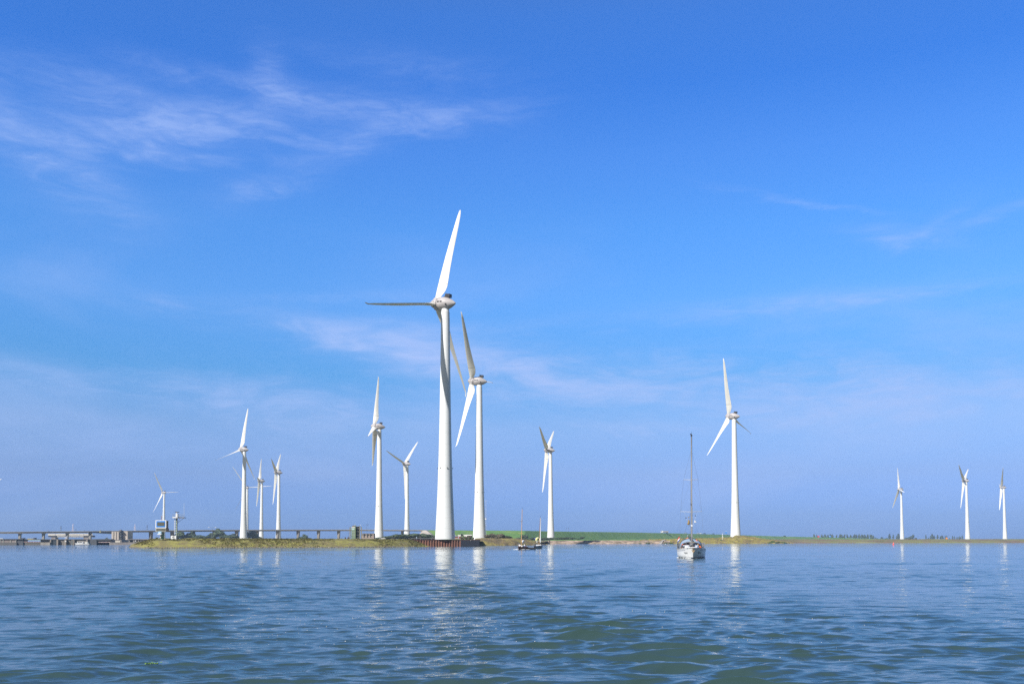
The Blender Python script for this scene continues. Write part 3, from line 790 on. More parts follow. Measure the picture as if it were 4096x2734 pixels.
def make_turbine(label):
    t = thing('wind_turbine', (0, 0, 0), label, 'wind turbine', 'white wind turbines')
    tw = MB(); prof = []
    for i in range(41):
        f = i / 40                                        # 0 bottom
        z = f * 81.2
        s = 1 - f
        wdt = 3.05 + 2.1 * s + 2.05 * s ** 4
        prof.append((z, wdt / 2))
    tw.lathe(prof, n=56)
    tower = tw.build('tower', TOWER, t)
    for a in (200, 262, 318, 30):
        lm = MB(); lm.tube((math.cos(R_(a)) * 2.60, math.sin(R_(a)) * 2.60, 25.0), (math.cos(R_(a)) * 2.75, math.sin(R_(a)) * 2.75, 25.6), .08, .11, 6)
        lm.build('warning_lamp', DARK, tower)
    cp = MB(); cp.lathe([(81.25, 1.50), (81.9, 1.42), (82.5, 1.30), (83.3, 1.1), (83.6, 1.0)], n=40); cp.build('tower_cap', TOWER, t)
    ax = Vector((-math.cos(TILT), 0, math.sin(TILT)))     # upwind axis
    hub = Vector((-4.25, 0, HUB))
    nc = MB()
    nc.lathe([(-1.55, 2.0), (-1.7, 2.22), (-3.0, 2.32), (-4.6, 2.28), (-5.6, 2.02), (-6.6, 1.55), (-7.5, 1.02), (-8.2, .55), (-8.55, .25), (-8.65, .02)], hub, ax, 40)
    nac = nc.build('nacelle', NAC, t)
    gp = MB(); gp.lathe([(-1.40, 1.9), (-1.56, 1.9)], hub, ax, 40); gp.build('rotor_gap', DARK, t)
    hs = MB()
    hs.lathe([(2.15, .02), (2.08, .45), (1.8, .85), (1.2, 1.3), (.3, 1.75), (-.6, 2.0), (-1.38, 2.14), (-1.4, 1.9)], hub, ax, 40)
    for k in range(3):
        hm = blade_matrix(0)
    hubo = hs.build('hub', NAC, t)
    q = ax.to_track_quat('Z', 'Y')
    def P(s, lat, up_):
        up = Vector((math.sin(TILT), 0, math.cos(TILT)))
        return hub + ax * s + Vector((0, 1, 0)) * lat + up * up_
    rotm = Matrix.Rotation(TILT, 3, 'Y')
    ck = MB(); ck.box(P(-5.3, 0, 2.72), (1.9, 1.7, 1.25), rotm); ck.box(P(-4.1, 0, 2.38), (1.3, .8, .35), rotm); ck.build('cooler', DARK, nac)
    ms = MB(); ms.tube(P(-4.0, .3, 2.2), P(-4.0, .3, 4.1), .05, .04, 6); ms.tube(P(-4.0, -.3, 4.0), P(-4.0, .7, 4.0), .04, .04, 6); ms.build('wind_sensor', STEEL, nac)
    for side in (-1, 1):
        for s in (-2.55, -3.65):
            vn = MB(); vn.box(P(s, side * 2.27, .35), (.85, .10, .5), rotm); vn.build('vent', DARK, nac)
    ht = MB()
    ht.box(P(-5.6, -1.93, -.55), (.5, .25, .5), rotm); ht.build('hatch', DARK, nac)
    sm = MB(); sm.lathe([(-2.0, 2.262), (-2.06, 2.262)], hub, ax, 40); sm.build('seam', DARK, nac)
    b0 = blade_mesh().build('blade', BLADE, t)
    b0.matrix_local = blade_matrix(0)
    bs = [b0]
    rc = MB(); rc.lathe([(1.25, 1.15), (1.9, 1.12), (2.05, 1.0)], (0, 0, 0), (0, 0, 1), 24)
    root = rc.build('blade_root', NAC, b0)
    sm2 = MB()
    # the joint round the blade eight metres out
    for r, c, tt, tw_ in [(8.25, 3.82, .26, 22)]:
        loop = []
        for dz in (0, .13):
            for i in range(20):
                a = 2 * PI * i / 20
                x = .5 * (1 + math.cos(a)); th = tt * .5 * math.sin(a) * (math.sin(PI * min(1, (x * .94 + .03))) ** .6) * (.55 + .6 * x)
                X = .95 - c * (1 - x); Yy = th * c * 1.02; b = R_(tw_)
                loop.append((X * math.cos(b) + Yy * math.sin(b), -X * math.sin(b) + Yy * math.cos(b) - 1.1 * (r / 40) ** 2.2, r + dz))
        sm2.add(loop, [(i, (i + 1) % 20, 20 + (i + 1) % 20, 20 + i) for i in range(20)])
    sm2.build('joint', DARK, b0)
    return t
TUR = [  # hub pixel, yaw, blade phase, label
    ((1742, 1215), 29, 17.0, 'tallest and nearest white turbine standing on the rusty sheet pile quay'),
    ((1887, 1523), 15.4, 81, 'second tallest turbine, just right of the nearest one, behind the dark quay panel'),
    ((2913.3, 1664), 38.3, 101.2, 'turbine on the right behind the brown hill, just right of the white yacht mast'),
    ((961.7, 1796), 16.3, 9.6, 'large turbine on the left behind the grass spit, one blade pointing straight up'),
    ((1494.9, 1703.6), -3.9, 11.4, 'large turbine beside the green steel lock tower, left of the nearest turbine'),
    ((1615.4, 1853.5), 23.5, 45.1, 'turbine behind the right end of the bridge with two blades raised in a wide V'),
    ((2184.2, 1798.6), 13.1, 55.2, 'turbine on the hedge below the dyke, right of the two small sailing boats'),
    ((1102.1, 1887.8), -4.7, 48.3, 'turbine of the left cluster with two upright blades in a narrow V'),
    ((1035.2, 1921.4), -12, 31.4, 'slim turbine behind the bridge, middle of the left cluster, one blade up and one down'),
    ((987.3, 1949), 64, 83.6, 'far turbine half hidden behind the large left turbine, blade reaching right'),
    ((649.6, 1968.6), 25, 85.2, 'far turbine on the left standing behind the white and blue information screen'),
    ((3593.9, 1955.4), 5.8, 18.3, 'leftmost of the three small turbines on the far right horizon'),
    ((3852.1, 1921.2), 35, 59.8, 'middle and largest of the three small turbines on the far right, blades in a V'),
    ((4003.1, 1947.8), 22, 77.9, 'rightmost turbine, close to the right edge of the picture'),
    ((-69, 1962), 30, 54, 'far turbine beyond the left edge, only one blade tip showing')]
def place_turbine(t, hub, yaw, ph, pitch):
    ya = R_(yaw)
    r = RM @ Vector((hub[0] - PW / 2, -(hub[1] - (PH / 2 + SHY * PW)), -FPX))
    h = CAM + r * ((HUB + 2.5 - CAM.z) / r.z)
    t.location = (h.x + 4.25 * math.cos(ya), h.y - 4.25 * math.sin(ya), 2.5)
    t.rotation_euler = (0, 0, -ya)
    k = 0
    for ch in [c for c in bpy.data.objects if c.parent == t and c.name.startswith('blade')]:
        ch.matrix_local = blade_matrix(R_(ph + 120 * k), pitch); k += 1
t0 = make_turbine(TUR[0][3])
b0 = [c for c in bpy.data.objects if c.parent == t0 and c.name.startswith('blade')][0]
for k in (1, 2):
    pool = list(bpy.data.objects)
    b = b0.copy(); C.objects.link(b)
    for ch in children(b0, pool):
        c = ch.copy(); C.objects.link(c); c.parent = b
turbs = [t0] + [copy_tree(t0, x[3]) for x in TUR[1:]]
PITCHES = [60, 62, 62, 62, 62, 62, 62, 62, 62, 62, 62, 62, 62, 62, 62]      # blades feathered, almost along the wind
for t, (hub, yaw, ph, lab), pt in zip(turbs, TUR, PITCHES):
    place_turbine(t, hub, yaw, ph, pt)

# ------------------------------------------------------------------ quay
Yq = 352.0
def pbox(mb, x0, y0, x1, y1, Y, d=1.0):
    """box whose near face shows as the pixel rectangle at depth Y"""
    a, b = W(x0, y0, Y), W(x1, y1, Y)
    mb.bb(a.x, b.x, Y, Y + d, b.z, a.z)
    return mb
q = thing('sheet_pile_quay', W(1740, 2183, Yq), 'quay wall of rusty corrugated sheet piles with a black panel at its right end', 'quay wall')
def lpart(mb, name, m, par):
    """part given in world coordinates under a thing placed by location and z rotation"""
    inv = (Matrix.Translation(par.location) @ Matrix.Rotation(par.rotation_euler.z, 4, 'Z')).inverted() if par.parent is None else None
    if inv is None:
        g = par.parent
        inv = (Matrix.Translation(g.location) @ Matrix.Rotation(g.rotation_euler.z, 4, 'Z')).inverted()
    mb.v = [tuple(inv @ Vector(v)) for v in mb.v]
    return mb.build(name, m, par)
x0, x1 = W(1636, 2170, Yq).x, W(1843, 2170, Yq).x
ztop = W(1740, 2158.3, Yq).z
mb = MB(); per = 0.94; x = x0; pts = []
while x < x1:
    for fx, dy in ((0, 0), (.42, 0), (.52, .42), (.90, .42)):
        if x + fx * per < x1: pts.append((x + fx * per, Yq + dy))
    x += per
pts.append((x1, Yq))
vs = [(a, b, -.8) for a, b in pts] + [(a, b, ztop) for a, b in pts]
n = len(pts)
mb.add(vs, [(i, i + 1, n + i + 1, n + i) for i in range(n - 1)])
lpart(mb, 'sheet_piles', RUST, q)
mb = MB(); mb.bb(x0 - 1.6, W(1919, 2170, Yq).x + .05, Yq - .15, Yq + 1.3, ztop, ztop + .16)
lpart(mb, 'coping', mat('coping_steel', (0.13, 0.06, 0.045), .8), q)
mb = MB(); mb.bb(x1, W(1918, 2170, Yq).x, Yq - .1, Yq + .6, -.8, ztop)
lpart(mb, 'black_panel', TAR, q)
mb = MB(); mb.bb(x0 - .5, W(1918, 2170, Yq).x, Yq + .65, Yq + 8, ztop - .4, ztop + .04)
lpart(mb, 'deck', CONC, q)
mb = MB(); mb.tube(W(1882, 2160, Yq - .25), W(1883.5, 2160.5, Yq - .25), .14, .14, 8); lpart(mb, 'ladder_hook', OFFW, q)
rl = thing('railing', W(1740, 2158, Yq + .6), 'thin grey railing along the top of the rusty quay', 'railing')
mb = MB()
for py in (2151.3,):
    mb.tube(W(1644, py, Yq + .7), W(1842, py + .5, Yq + .7), .045, .045, 6)
lpart(mb, 'rail', STEEL, rl)
for px in (1644.5, 1659, 1682, 1704, 1727, 1752, 1774, 1797, 1819, 1841):
    m_ = MB(); a = W(px, 2151.3, Yq + .7); m_.tube((a.x, a.y, ztop + .1), a, .04, .04, 6); lpart(m_, 'post', STEEL, rl)
for px, lab in ((1666, 'small blue and white sign on a post left of the nearest turbine, on the quay'), (1834, 'small blue and white sign on a post right of the nearest turbine, on the quay')):
    s = thing('sign_post', XZ(px, ztop, Yq + 1.2), lab, 'sign', 'small sign posts on the quay')
    m_ = MB(); m_.tube((0, 0, 0), (0, 0, 1.15), .04, .04, 6); m_.build('pole', STEEL, s)
    m_ = MB(); m_.box((0, -.05, .85), (.22, .04, .5)); m_.build('plate', mat('pale_blue_plate', (.45, .55, .75), .5), s)
# posts right of the quay in the grass
for i, px in enumerate((1857, 1872, 1887)):
    m_ = MB(); a = XZ(px, 0, 372); m_.tube((a.x, a.y, 2.2), (a.x, a.y, 3.1), .07, .07, 6)
    tag(m_.build('fence_post', GREEN), '%s of three thin green posts behind the black quay panel' % ORD[i], 'post', 'green posts behind the quay panel')

# ------------------------------------------------------------------ spit: information screen, radar tower, cabinets
Ys = 307.0
zs = W(650, 2152.5, Ys).z
bd = thing('information_screen', (W(654, 2150, Ys).x, Ys, zs), 'big white framed electronic screen with a blue border on a thick column', 'display board')
m_ = MB(); pbox(m_, 622, 2079, 664.5, 2110.5, Ys - .9, .45); lpart(m_, 'frame', WHITE, bd)
m_ = MB(); pbox(m_, 625.2, 2081.8, 660.5, 2107.2, Ys - .95, .05); lpart(m_, 'blue_border', BLUE, bd)
m_ = MB(); pbox(m_, 628.6, 2087, 657.6, 2101.8, Ys - 1.0, .05); scr = lpart(m_, 'screen', mat('led_panel', (.10, .095, .06), .6), bd)
m_ = MB(); pbox(m_, 622.6, 2110.6, 663, 2125, Ys - .88, .4); lpart(m_, 'lower_frame', OFFW, bd)
m_ = MB(); pbox(m_, 624.4, 2111.6, 661.5, 2123, Ys - .93, .05); lpart(m_, 'lower_screen', mat('led_panel_grey', (.12, .115, .085), .6), bd)
m_ = MB(); pbox(m_, 664.6, 2081, 668.5, 2124, Ys - .6, 1.0); pbox(m_, 665, 2111, 671.8, 2122.5, Ys - .2, .9); lpart(m_, 'rear_housing', mat('brown_grey_steel', (.22, .17, .15), .7), bd)
m_ = MB(); a = W(650.5, 2152, Ys); m_.tube((a.x, Ys, zs - .3), (a.x, Ys, W(650, 2125, Ys).z), .44, .44, 20); lpart(m_, 'column', mat('column_grey', (.22, .25, .22), .5), bd)
m_ = MB()
for py0, py1 in ((2136, 2141), (2147, 2153)):
    m_.tube((a.x, Ys, W(650, py1, Ys).z), (a.x, Ys, W(650, py0, Ys).z), .455, .455, 20)
lpart(m_, 'green_band', GREEN, bd)
m_ = MB(); m_.bb(W(643, 2100, Ys).x, W(646.5, 2100, Ys).x, Ys - .5, Ys - .3, W(650, 2150, Ys).z, W(650, 2138, Ys).z); lpart(m_, 'white_plate', WHITE, bd)
m_ = MB()
for k in range(4):
    b_ = W(647.3, 2078 - k * 4.4, Ys - .5); m_.tube(b_, b_ + Vector((0, 0, .18)), .13, .13, 10)
lpart(m_, 'beacon_band', mat('brown_red', (.30, .10, .06), .6), bd)
m_ = MB(); b_ = W(647.3, 2079, Ys - .5); m_.tube(b_, W(647.3, 2060, Ys - .5), .085, .085, 8); lpart(m_, 'beacon', OFFW, bd)
cb = thing('control_cabin', (W(638, 2150, Ys).x, Ys - 1.2, zs), 'small blue and white cabinet on a raised shelf left of the screen column', 'cabinet')
m_ = MB(); pbox(m_, 632, 2124.6, 644.5, 2133.6, Ys - 1.6, .8); lpart(m_, 'box', mat('light_blue', (.35, .6, .85), .4), cb)
m_ = MB(); pbox(m_, 635.5, 2128, 641, 2133, Ys - 1.66, .06); lpart(m_, 'door', WHITE, cb)
m_ = MB(); pbox(m_, 629.5, 2133.7, 645, 2136.8, Ys - 1.7, 1.0); lpart(m_, 'platform', WHITE, cb)
for px in (632.5, 643.5):
    m_ = MB(); a = W(px, 2137, Ys - 1.2); m_.tube((a.x, a.y, zs - .3), a, .045, .045, 6); lpart(m_, 'leg', STEEL, cb)
rt = thing('radar_tower', (W(705, 2151, Ys).x, Ys, zs), 'slim white radar mast with a railed platform, ladder cage and antenna', 'radar tower')
m_ = MB(); a = W(706, 2151, Ys); m_.tube((a.x, Ys, zs - .3), (a.x, Ys, W(706, 2070, Ys).z), .27, .25, 16); lpart(m_, 'column', mat('warm_grey', (.36, .33, .30), .6), rt)
m_ = MB()
for px in (697.6, 700.6):
    b_ = W(px, 2070, Ys - .5); m_.tube((b_.x, b_.y, W(px, 2134, Ys - .5).z), b_, .035, .035, 6)
for k in range(26):
    py = 2071 + k * 2.5; m_.tube(W(697.4, py, Ys - .5), W(700.8, py, Ys - .5), .025, .025, 5)
for k in range(7):
    py = 2074 + k * 9.8; pbox(m_, 696.5, py, 702.2, py + .9, Ys - .62, .5)
lpart(m_, 'ladder_cage', WHITE, rt)
m_ = MB()
for k in range(22):
    py = 2077 + k * 2.9; pbox(m_, 702.6, py, 707.4, py + 1.4, Ys - .34, .06)
lpart(m_, 'cable_clips', mat('pale_green', (.6, .75, .62), .5), rt)
m_ = MB(); pbox(m_, 689.5, 2066.2, 710, 2070.2, Ys - 1.1, 2.0); lpart(m_, 'platform_front', WHITE, rt)
m_ = MB(); pbox(m_, 710, 2067.8, 736.5, 2070.4, Ys - .8, 1.8); lpart(m_, 'platform', mat('grating', (.25, .22, .19), .7), rt)
m_ = MB()
for py in (2056, 2061, 2066):
    m_.tube(W(690, py, Ys - 1.1), W(736.5, py + .8, Ys - .8), .03, .03, 5); m_.tube(W(690, py, Ys + .9), W(736.5, py + .8, Ys + 1), .03, .03, 5)
for px in (690, 696, 702, 711, 718, 724, 730, 736.3):
    for yy in (-1.0, .95):
        m_.tube(W(px, 2056, Ys + yy), W(px, 2068, Ys + yy), .03, .03, 5)
lpart(m_, 'handrail', STEEL, rt)
m_ = MB(); pbox(m_, 702.5, 2053, 709.8, 2067, Ys - 1.15, 1.0); lpart(m_, 'radar_housing', WHITE, rt)
m_ = MB(); a = W(706.5, 2052, Ys - .4); m_.tube(a, a + Vector((0, 0, .35)), .22, .12, 10); lpart(m_, 'radar_gearbox', OFFW, rt)
m_ = MB(); a = W(708, 2046.6, Ys - .4); m_.box(a, (1.35, .3, .18), Matrix.Rotation(.08, 3, 'Y')); lpart(m_, 'radar_bar', DARK, rt)
m_ = MB(); m_.tube(W(709.5, 2090.5, Ys), W(735, 2071, Ys), .045, .045, 6); m_.tube(W(712, 2090, Ys + .3), W(718, 2071, Ys + .3), .04, .04, 6); lpart(m_, 'brace', mat('grating', (.25, .22, .19)), rt)
m_ = MB(); m_.tube(W(736.3, 2068, Ys), W(736.3, 2011, Ys), .04, .03, 6); lpart(m_, 'antenna', WHITE, rt)
for px, wd, lab, hole in ((688.5, 10.5, 'left of two white cabinets at the foot of the radar mast, with a dark vent', 1), (700.6, 6.5, 'narrow right one of two white cabinets at the foot of the radar mast', 0)):
    cbn = thing('equipment_cabinet', (W(px, 2150, Ys).x, Ys - 1.8, zs - .1), lab, 'cabinet', 'white cabinets below the radar mast')
    m_ = MB(); pbox(m_, px - wd / 2, 2141, px + wd / 2, 2154, Ys - 2.2, .7); lpart(m_, 'box', WHITE, cbn)
    m_ = MB(); pbox(m_, px + wd / 2 - (0 if not hole else 4.6), 2144.2, px + wd / 2 - (.0 if not hole else 2.4), 2149.2, Ys - 2.26, .06) if hole else pbox(m_, px - wd / 2 - 1.2, 2142, px - wd / 2, 2154, Ys - 2.0, .6)
    lpart(m_, 'vent' if hole else 'side_panel', DARK, cbn)
plant('bush', LEAF, 626, 10, 2147, 2154, Ys - 2, 'small dark bush at the left foot of the information screen', 'bush', 'bush')

# street lamp, double arm
def double_lamp(px, top, base, Y, arm, label):
    t = thing('street_lamp', XZ(px, W(px, base, Y).z, Y), label, 'street lamp')
    s = MPP(Y); h = (base - top) * s
    m_ = MB(); m_.tube((0, 0, -.5), (0, 0, h), .13, .07, 8); m_.build('pole', mat('lamp_grey', (.16, .17, .18), .6), t)
    for sg in (-1, 1):
        m_ = MB(); m_.tube((0, 0, h), (sg * arm * s * .6, 0, h + .15), .06, .05, 6); m_.build('arm', mat('lamp_grey', (.16, .17, .18)), t)
        m_ = MB(); m_.box((sg * arm * s * .82, 0, h + .17), (arm * s * .42, .35, .2)); m_.build('lamp_head', OFFW, t)
double_lamp(848, 2109, 2156, 560, 16, 'grey double armed street lamp rising over the trees left of the turbines')
for i, (px, top, Y) in enumerate([(1233, 2127, 700), (1393, 2125, 700)]):
    m_ = MB(); a = XZ(px, 0, Y); m_.tube((a.x, Y, 1.8), (a.x, Y, W(px, top, Y).z), .10, .07, 6)
    tag(m_.build('pole', mat('lamp_grey', (.16, .17, .18))), ('thin grey pole right of the lone low tree behind the spit', 'thin grey pole just left of the green steel lock tower')[i], 'pole')

# ------------------------------------------------------------------ green lift tower
Yt = 430.0
gt = thing('lock_tower', XZ(1424, 2.3, Yt), 'green and grey steel tower with zigzag stairs beside a brown wall', 'steel tower')
GG = mat('green_grey_sheet', (.20, .27, .20), .6, scale=.8, col2=(.15, .21, .16)); GP = mat('green_steel', (.16, .22, .12), .6); GPs = mat('olive_post', (.22, .2, .13), .7)
m_ = MB(); pbox(m_, 1405.5, 2106.6, 1421.5, 2155.5, Yt, 3.2); lpart(m_, 'cladding', GG, gt)
m_ = MB(); pbox(m_, 1406, 2107, 1419.5, 2109.6, Yt - .06, .06); lpart(m_, 'white_strip', WHITE, gt)
m_ = MB(); pbox(m_, 1407.5, 2112, 1417.5, 2117.5, Yt - .06, .06); lpart(m_, 'sign_plate', mat('pale_sign', (.45, .62, .6), .5), gt)
m_ = MB()
for py in (2127, 2138): pbox(m_, 1406, py, 1419.5, py + .6, Yt - .05, .05)
lpart(m_, 'panel_seams', OFFW, gt)
m_ = MB(); pbox(m_, 1406.5, 2142.5, 1408.5, 2144.5, Yt - .07, .07); lpart(m_, 'vent', DARK, gt)
for px0, px1, top, m in ((1419.6, 2.6, 2099.5, GP), (1398.5, 3.0, 2106.5, GPs), (1444.2, 2.4, 2105, GPs), (1437.2, 2.2, 2101.5, GPs)):
    m_ = MB(); pbox(m_, px0, top, px0 + px1, 2156.5, Yt - .3, .35); lpart(m_, 'post', m, gt)
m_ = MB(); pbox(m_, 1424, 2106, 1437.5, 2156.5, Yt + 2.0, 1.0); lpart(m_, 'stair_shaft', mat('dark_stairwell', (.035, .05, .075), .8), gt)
m_ = MB()
for k, py in enumerate((2105, 2112, 2124.5, 2137.5, 2149)):
    pbox(m_, 1423, py, 1439, py + .8, Yt + .3, 1.4)
for k, py in enumerate((2112, 2124.5, 2137.5, 2149)):
    a, b = W(1427, py + 11, Yt + .8), W(1437, py + 1, Yt + .8)
    m_.tube(a, b, .09, .09, 6); m_.tube(a + Vector((0, 0, .5)), b + Vector((0, 0, .5)), .03, .03, 5)
lpart(m_, 'stairs', mat('stair_steel', (.34, .36, .36), .6), gt)
m_ = MB()
for py in (2113, 2120, 2127, 2138, 2148):
    pbox(m_, 1401, py, 1406, py + .6, Yt, .1); pbox(m_, 1439, py, 1445, py + .6, Yt, .1)
lpart(m_, 'braces', OFFW, gt)
m_ = MB(); pbox(m_, 1408, 2101.5, 1420, 2106.6, Yt + .3, 2.2); pbox(m_, 1411, 2100.2, 1417, 2101.6, Yt + .5, 1.5); pbox(m_, 1424, 2103.6, 1436, 2105.5, Yt + .3, 2.2); lpart(m_, 'machinery', mat('mach_grey', (.22, .2, .17), .8), gt)
for px, top in ((1420.5, 2098), (1442.8, 2099)):
    m_ = MB(); m_.ball(W(px, top, Yt), .17, 8); lpart(m_, 'lamp', WHITE, gt)
wl = thing('pier_wall', XZ(1471, 2.3, 470), 'ribbed brown concrete wall with a pink grey lower half, right of the green tower', 'wall')
m_ = MB(); pbox(m_, 1448, 2132, 1496, 2143, 470, 4); lpart(m_, 'upper_wall', CONCD, wl)
m_ = MB(); pbox(m_, 1447.4, 2141, 1496, 2157, 469.6, 4.5); lpart(m_, 'lower_wall', mat('pink_concrete', (.38, .31, .27), .9, scale=.5, col2=(.27, .22, .2)), wl)
for px in (1455.5, 1469, 1481.5):
    m_ = MB(); pbox(m_, px - 1.2, 2132.4, px + 1.0, 2146, 469.3, .5); lpart(m_, 'rib', mat('rib_dark', (.06, .075, .08), .8), wl)
for px, wd in ((1378.5, 3.5), (1390, 6)):
    m_ = MB(); pbox(m_, px, 2148, px + wd, 2156.5, 440, 1.0)
    pbox(m_, px + .6, 2146.6, px + wd - .8, 2148, 440.1, .7)
    tag(m_.build('machine_box', mat('brown_dark', (.09, .06, .05), .8)), 'small dark %s box on the spit left of the green steel tower' % ('narrow' if wd < 5 else 'wider'), 'cabinet')

# ------------------------------------------------------------------ vehicles
def car(px, base_py, Y, L, Hh, m, label, name='car', group=None):
    z = W(px, base_py, Y).z
    t = thing(name, (XZ(px, 0, Y).x, Y, z), label, 'car', group)
    Wd = 1.75
    prof = [(-.5, .18), (-.5, .50), (-.47, .62), (-.26, .68), (-.16, .97), (.24, 1.0), (.38, .72), (.5, .62), (.5, .18)]
    m_ = MB(); m_.prism([(x * L, -Wd / 2, zz * Hh) for x, zz in prof], (0, Wd, 0)); m_.build('body', m, t)
    m_ = MB(); m_.prism([(-.22 * L, -Wd / 2 - .02, .70 * Hh), (-.15 * L, -Wd / 2 - .02, .92 * Hh), (.22 * L, -Wd / 2 - .02, .94 * Hh), (.33 * L, -Wd / 2 - .02, .72 * Hh)], (0, Wd + .04, 0)); m_.build('window', BLACKG, t)
    for x in (-.32, .32):
        for y in (-1, 1):
            m_ = MB(); m_.tube((x * L, y * (Wd / 2 - .18), .32), (x * L, y * (Wd / 2 + .03), .32), .32, .32, 14); m_.build('wheel', DARK, t)
    return t
car(1530.5, 2156.5, 505, 2.9, 1.0, mat('car_white', (.8, .8, .8), .25), 'small white van parked at the foot of the dark shrub mound', 'van')
car(1550, 2156.5, 760, 4.0, 1.3, mat('car_grey', (.3, .33, .3), .3), 'grey green car low in the shrubs right of the white van')
def crest(px, off=3.5):
    xs = [d[0] for d in DY]
    Y = float(np.interp(px, xs, [d[2] for d in DY])); py = float(np.interp(px, xs, [d[1] for d in DY]))
    return Y + off, W(px, py, Y).z + .15
Yc, zc = crest(2659)
tk = thing('truck', (XZ(2659, 0, Yc).x, Yc, zc), 'white truck with a grey tipper trailer driving on the dyke crest', 'truck')
s = MPP(Yc); tl = 31 * s
m_ = MB(); m_.prism([(-tl * .5, -1.2, .5), (-tl * .5, -1.2, 2.2), (-tl * .48, -1.2, 3.4), (-tl * .21, -1.2, 3.6), (-tl * .21, -1.2, .5)], (0, 2.4, 0)); cab = m_.build('cab', WHITE, tk)
m_ = MB(); m_.box((-tl * .41, 0, 2.55), (1.3, 2.46, .8)); m_.build('window', BLACKG, cab)
m_ = MB(); m_.prism([(-tl * .19, -1.2, 1.1), (-tl * .20, -1.2, 3.3), (tl * .5, -1.2, 3.1), (tl * .46, -1.2, 1.1)], (0, 2.4, 0)); m_.build('trailer', mat('trailer_grey', (.38, .36, .36), .5, metal=.2), tk)
m_ = MB(); m_.box((tl * .12, 0, .85), (tl * .7, 1.0, .35)); m_.build('chassis', DARK, tk)
for x in (-.42, -.24, .22, .32, .42):
    m_ = MB(); m_.tube((x * tl, -1.25, .5), (x * tl, 1.25, .5), .5, .5, 14); m_.build('wheel', DARK, tk)
for i, (px, m, wd) in enumerate([(2743, 'grey', 11), (2802, 'white', 9), (2818, 'dark', 9), (2853, 'dark blue', 10), (2792, 'silver', 8)]):
    Yc, zc = crest(px)
    col = {'grey': (.2, .21, .23), 'white': (.75, .75, .75), 'dark': (.04, .04, .05), 'dark blue': (.05, .07, .13), 'silver': (.5, .5, .5)}[m]
    c = car(px, 2130, Yc, 4.4, 1.5, mat('car_' + m, col, .25), '%s car driving on the dyke crest, %s from the left behind the yacht mast' % (m, ('first', 'third', 'fourth', 'fifth', 'second')[i]), 'car', 'cars on the dyke crest')
    c.location.z = zc

# ------------------------------------------------------------------ bridge
def bY(px):
    return float(np.interp(px, [-400, 74, 355, 510, 950, 1350, 1695], [850, 880, 905, 925, 985, 1035, 1065]))
def btop(px):
    return float(np.interp(px, [-400, 0, 355, 510, 950, 1400, 1695], [2126, 2124.8, 2122, 2120.2, 2116.6, 2116, 2117.5]))
br = thing('road_bridge', (0, 900, 0), 'long grey concrete road bridge on pillars crossing behind the spit', 'bridge')
def beam(xs, t_off, b_off, y0, y1, name, m, zoff=0):
    mb = MB(); vs = []
    for px in xs:
        Y = bY(px); pt = W(px, btop(px) + t_off(px), Y); pb = W(px, btop(px) + b_off(px), Y)
        x = pt.x
        for yy, zz in ((y0, pt.z), (y1, pt.z), (y1, pb.z), (y0, pb.z)):
            vs.append((x, Y + yy, zz + zoff))
    fs = []
    for k in range(len(xs) - 1):
        for i in range(4):
            fs.append((k * 4 + i, k * 4 + (i + 1) % 4, k * 4 + 4 + (i + 1) % 4, k * 4 + 4 + i))
    fs += [(0, 1, 2, 3), tuple(range(len(vs) - 4, len(vs)))]
    mb.add(vs, fs)
    mb.v = [(a, b - 900, c) for a, b, c in mb.v]
    return mb.build(name, m, br)
th = lambda px: float(np.interp(px, [0, 355, 520, 950, 1695], [7.8, 7.4, 7.2, 6.4, 5.6]))
fas = mat('bridge_concrete', (0.36, 0.32, 0.27), .9, scale=.3, col2=(0.26, 0.225, 0.19), stretch=(1, 1, .5))
beam(list(np.linspace(-400, 355, 20)), lambda p: 1.2, lambda p: th(p), 0, 11, 'deck', fas)
beam([355, 380, 410, 446], lambda p: 1.2, lambda p: float(np.interp(p, [355, 446], [7.6, 12.8])), .6, 10, 'bascule_span', mat('span_steel', (.08, .092, .105), .6))
beam(list(np.linspace(446, 1695, 40)), lambda p: 1.2, lambda p: th(p), 0, 11, 'deck', fas)
beam(list(np.linspace(-400, 1695, 60)), lambda p: .4, lambda p: 2.4, -.45, -.15, 'edge_rail', mat('rail_pale', (.5, .47, .45), .7))
def bpart(mb, name, m):
    mb.v = [(a, b - 900, c) for a, b, c in mb.v]
    return mb.build(name, m, br)
for px in (-20, 73, 168, 263, 355):
    Y = bY(px); mb = MB(); wd = 4.6 * MPP(Y); a = XZ(px, 0, Y); zt = W(px, btop(px) + th(px), Y).z
    mb.prism([(a.x - wd * .95, Y + 1.5, zt), (a.x + wd * .95, Y + 1.5, zt), (a.x + wd * .85, Y + 1.5, -1), (a.x - wd * .85, Y + 1.5, -1)], (0, 2.2, 0))
    mb.bb(a.x - wd * 1.05, a.x + wd * 1.05, Y + 1.2, Y + 5, zt - .6, zt - .02)
    bpart(mb, 'pillar', CONC)
for px in (597, 683, 767, 853, 942, 1024, 1107, 1189, 1271, 1352):
    Y = bY(px); mb = MB(); wd = 5.2 * MPP(Y); a = XZ(px, 0, Y); zt = W(px, btop(px) + th(px), Y).z
    mb.prism([(a.x - wd, Y + 1.5, zt), (a.x + wd, Y + 1.5, zt), (a.x + wd * .55, Y + 1.5, 1.5), (a.x - wd * .55, Y + 1.5, 1.5)], (0, 5, 0))
    bpart(mb, 'pillar', CONC if px > 900 else CONCD)
mb = MB(); Y = bY(1640); pbox(mb, 1604, 2122, 1612, 2135, Y + 1, 6); pbox(mb, 1683, 2121, 1700, 2126, Y - 1, 10); bpart(mb, 'end_support', CONC)
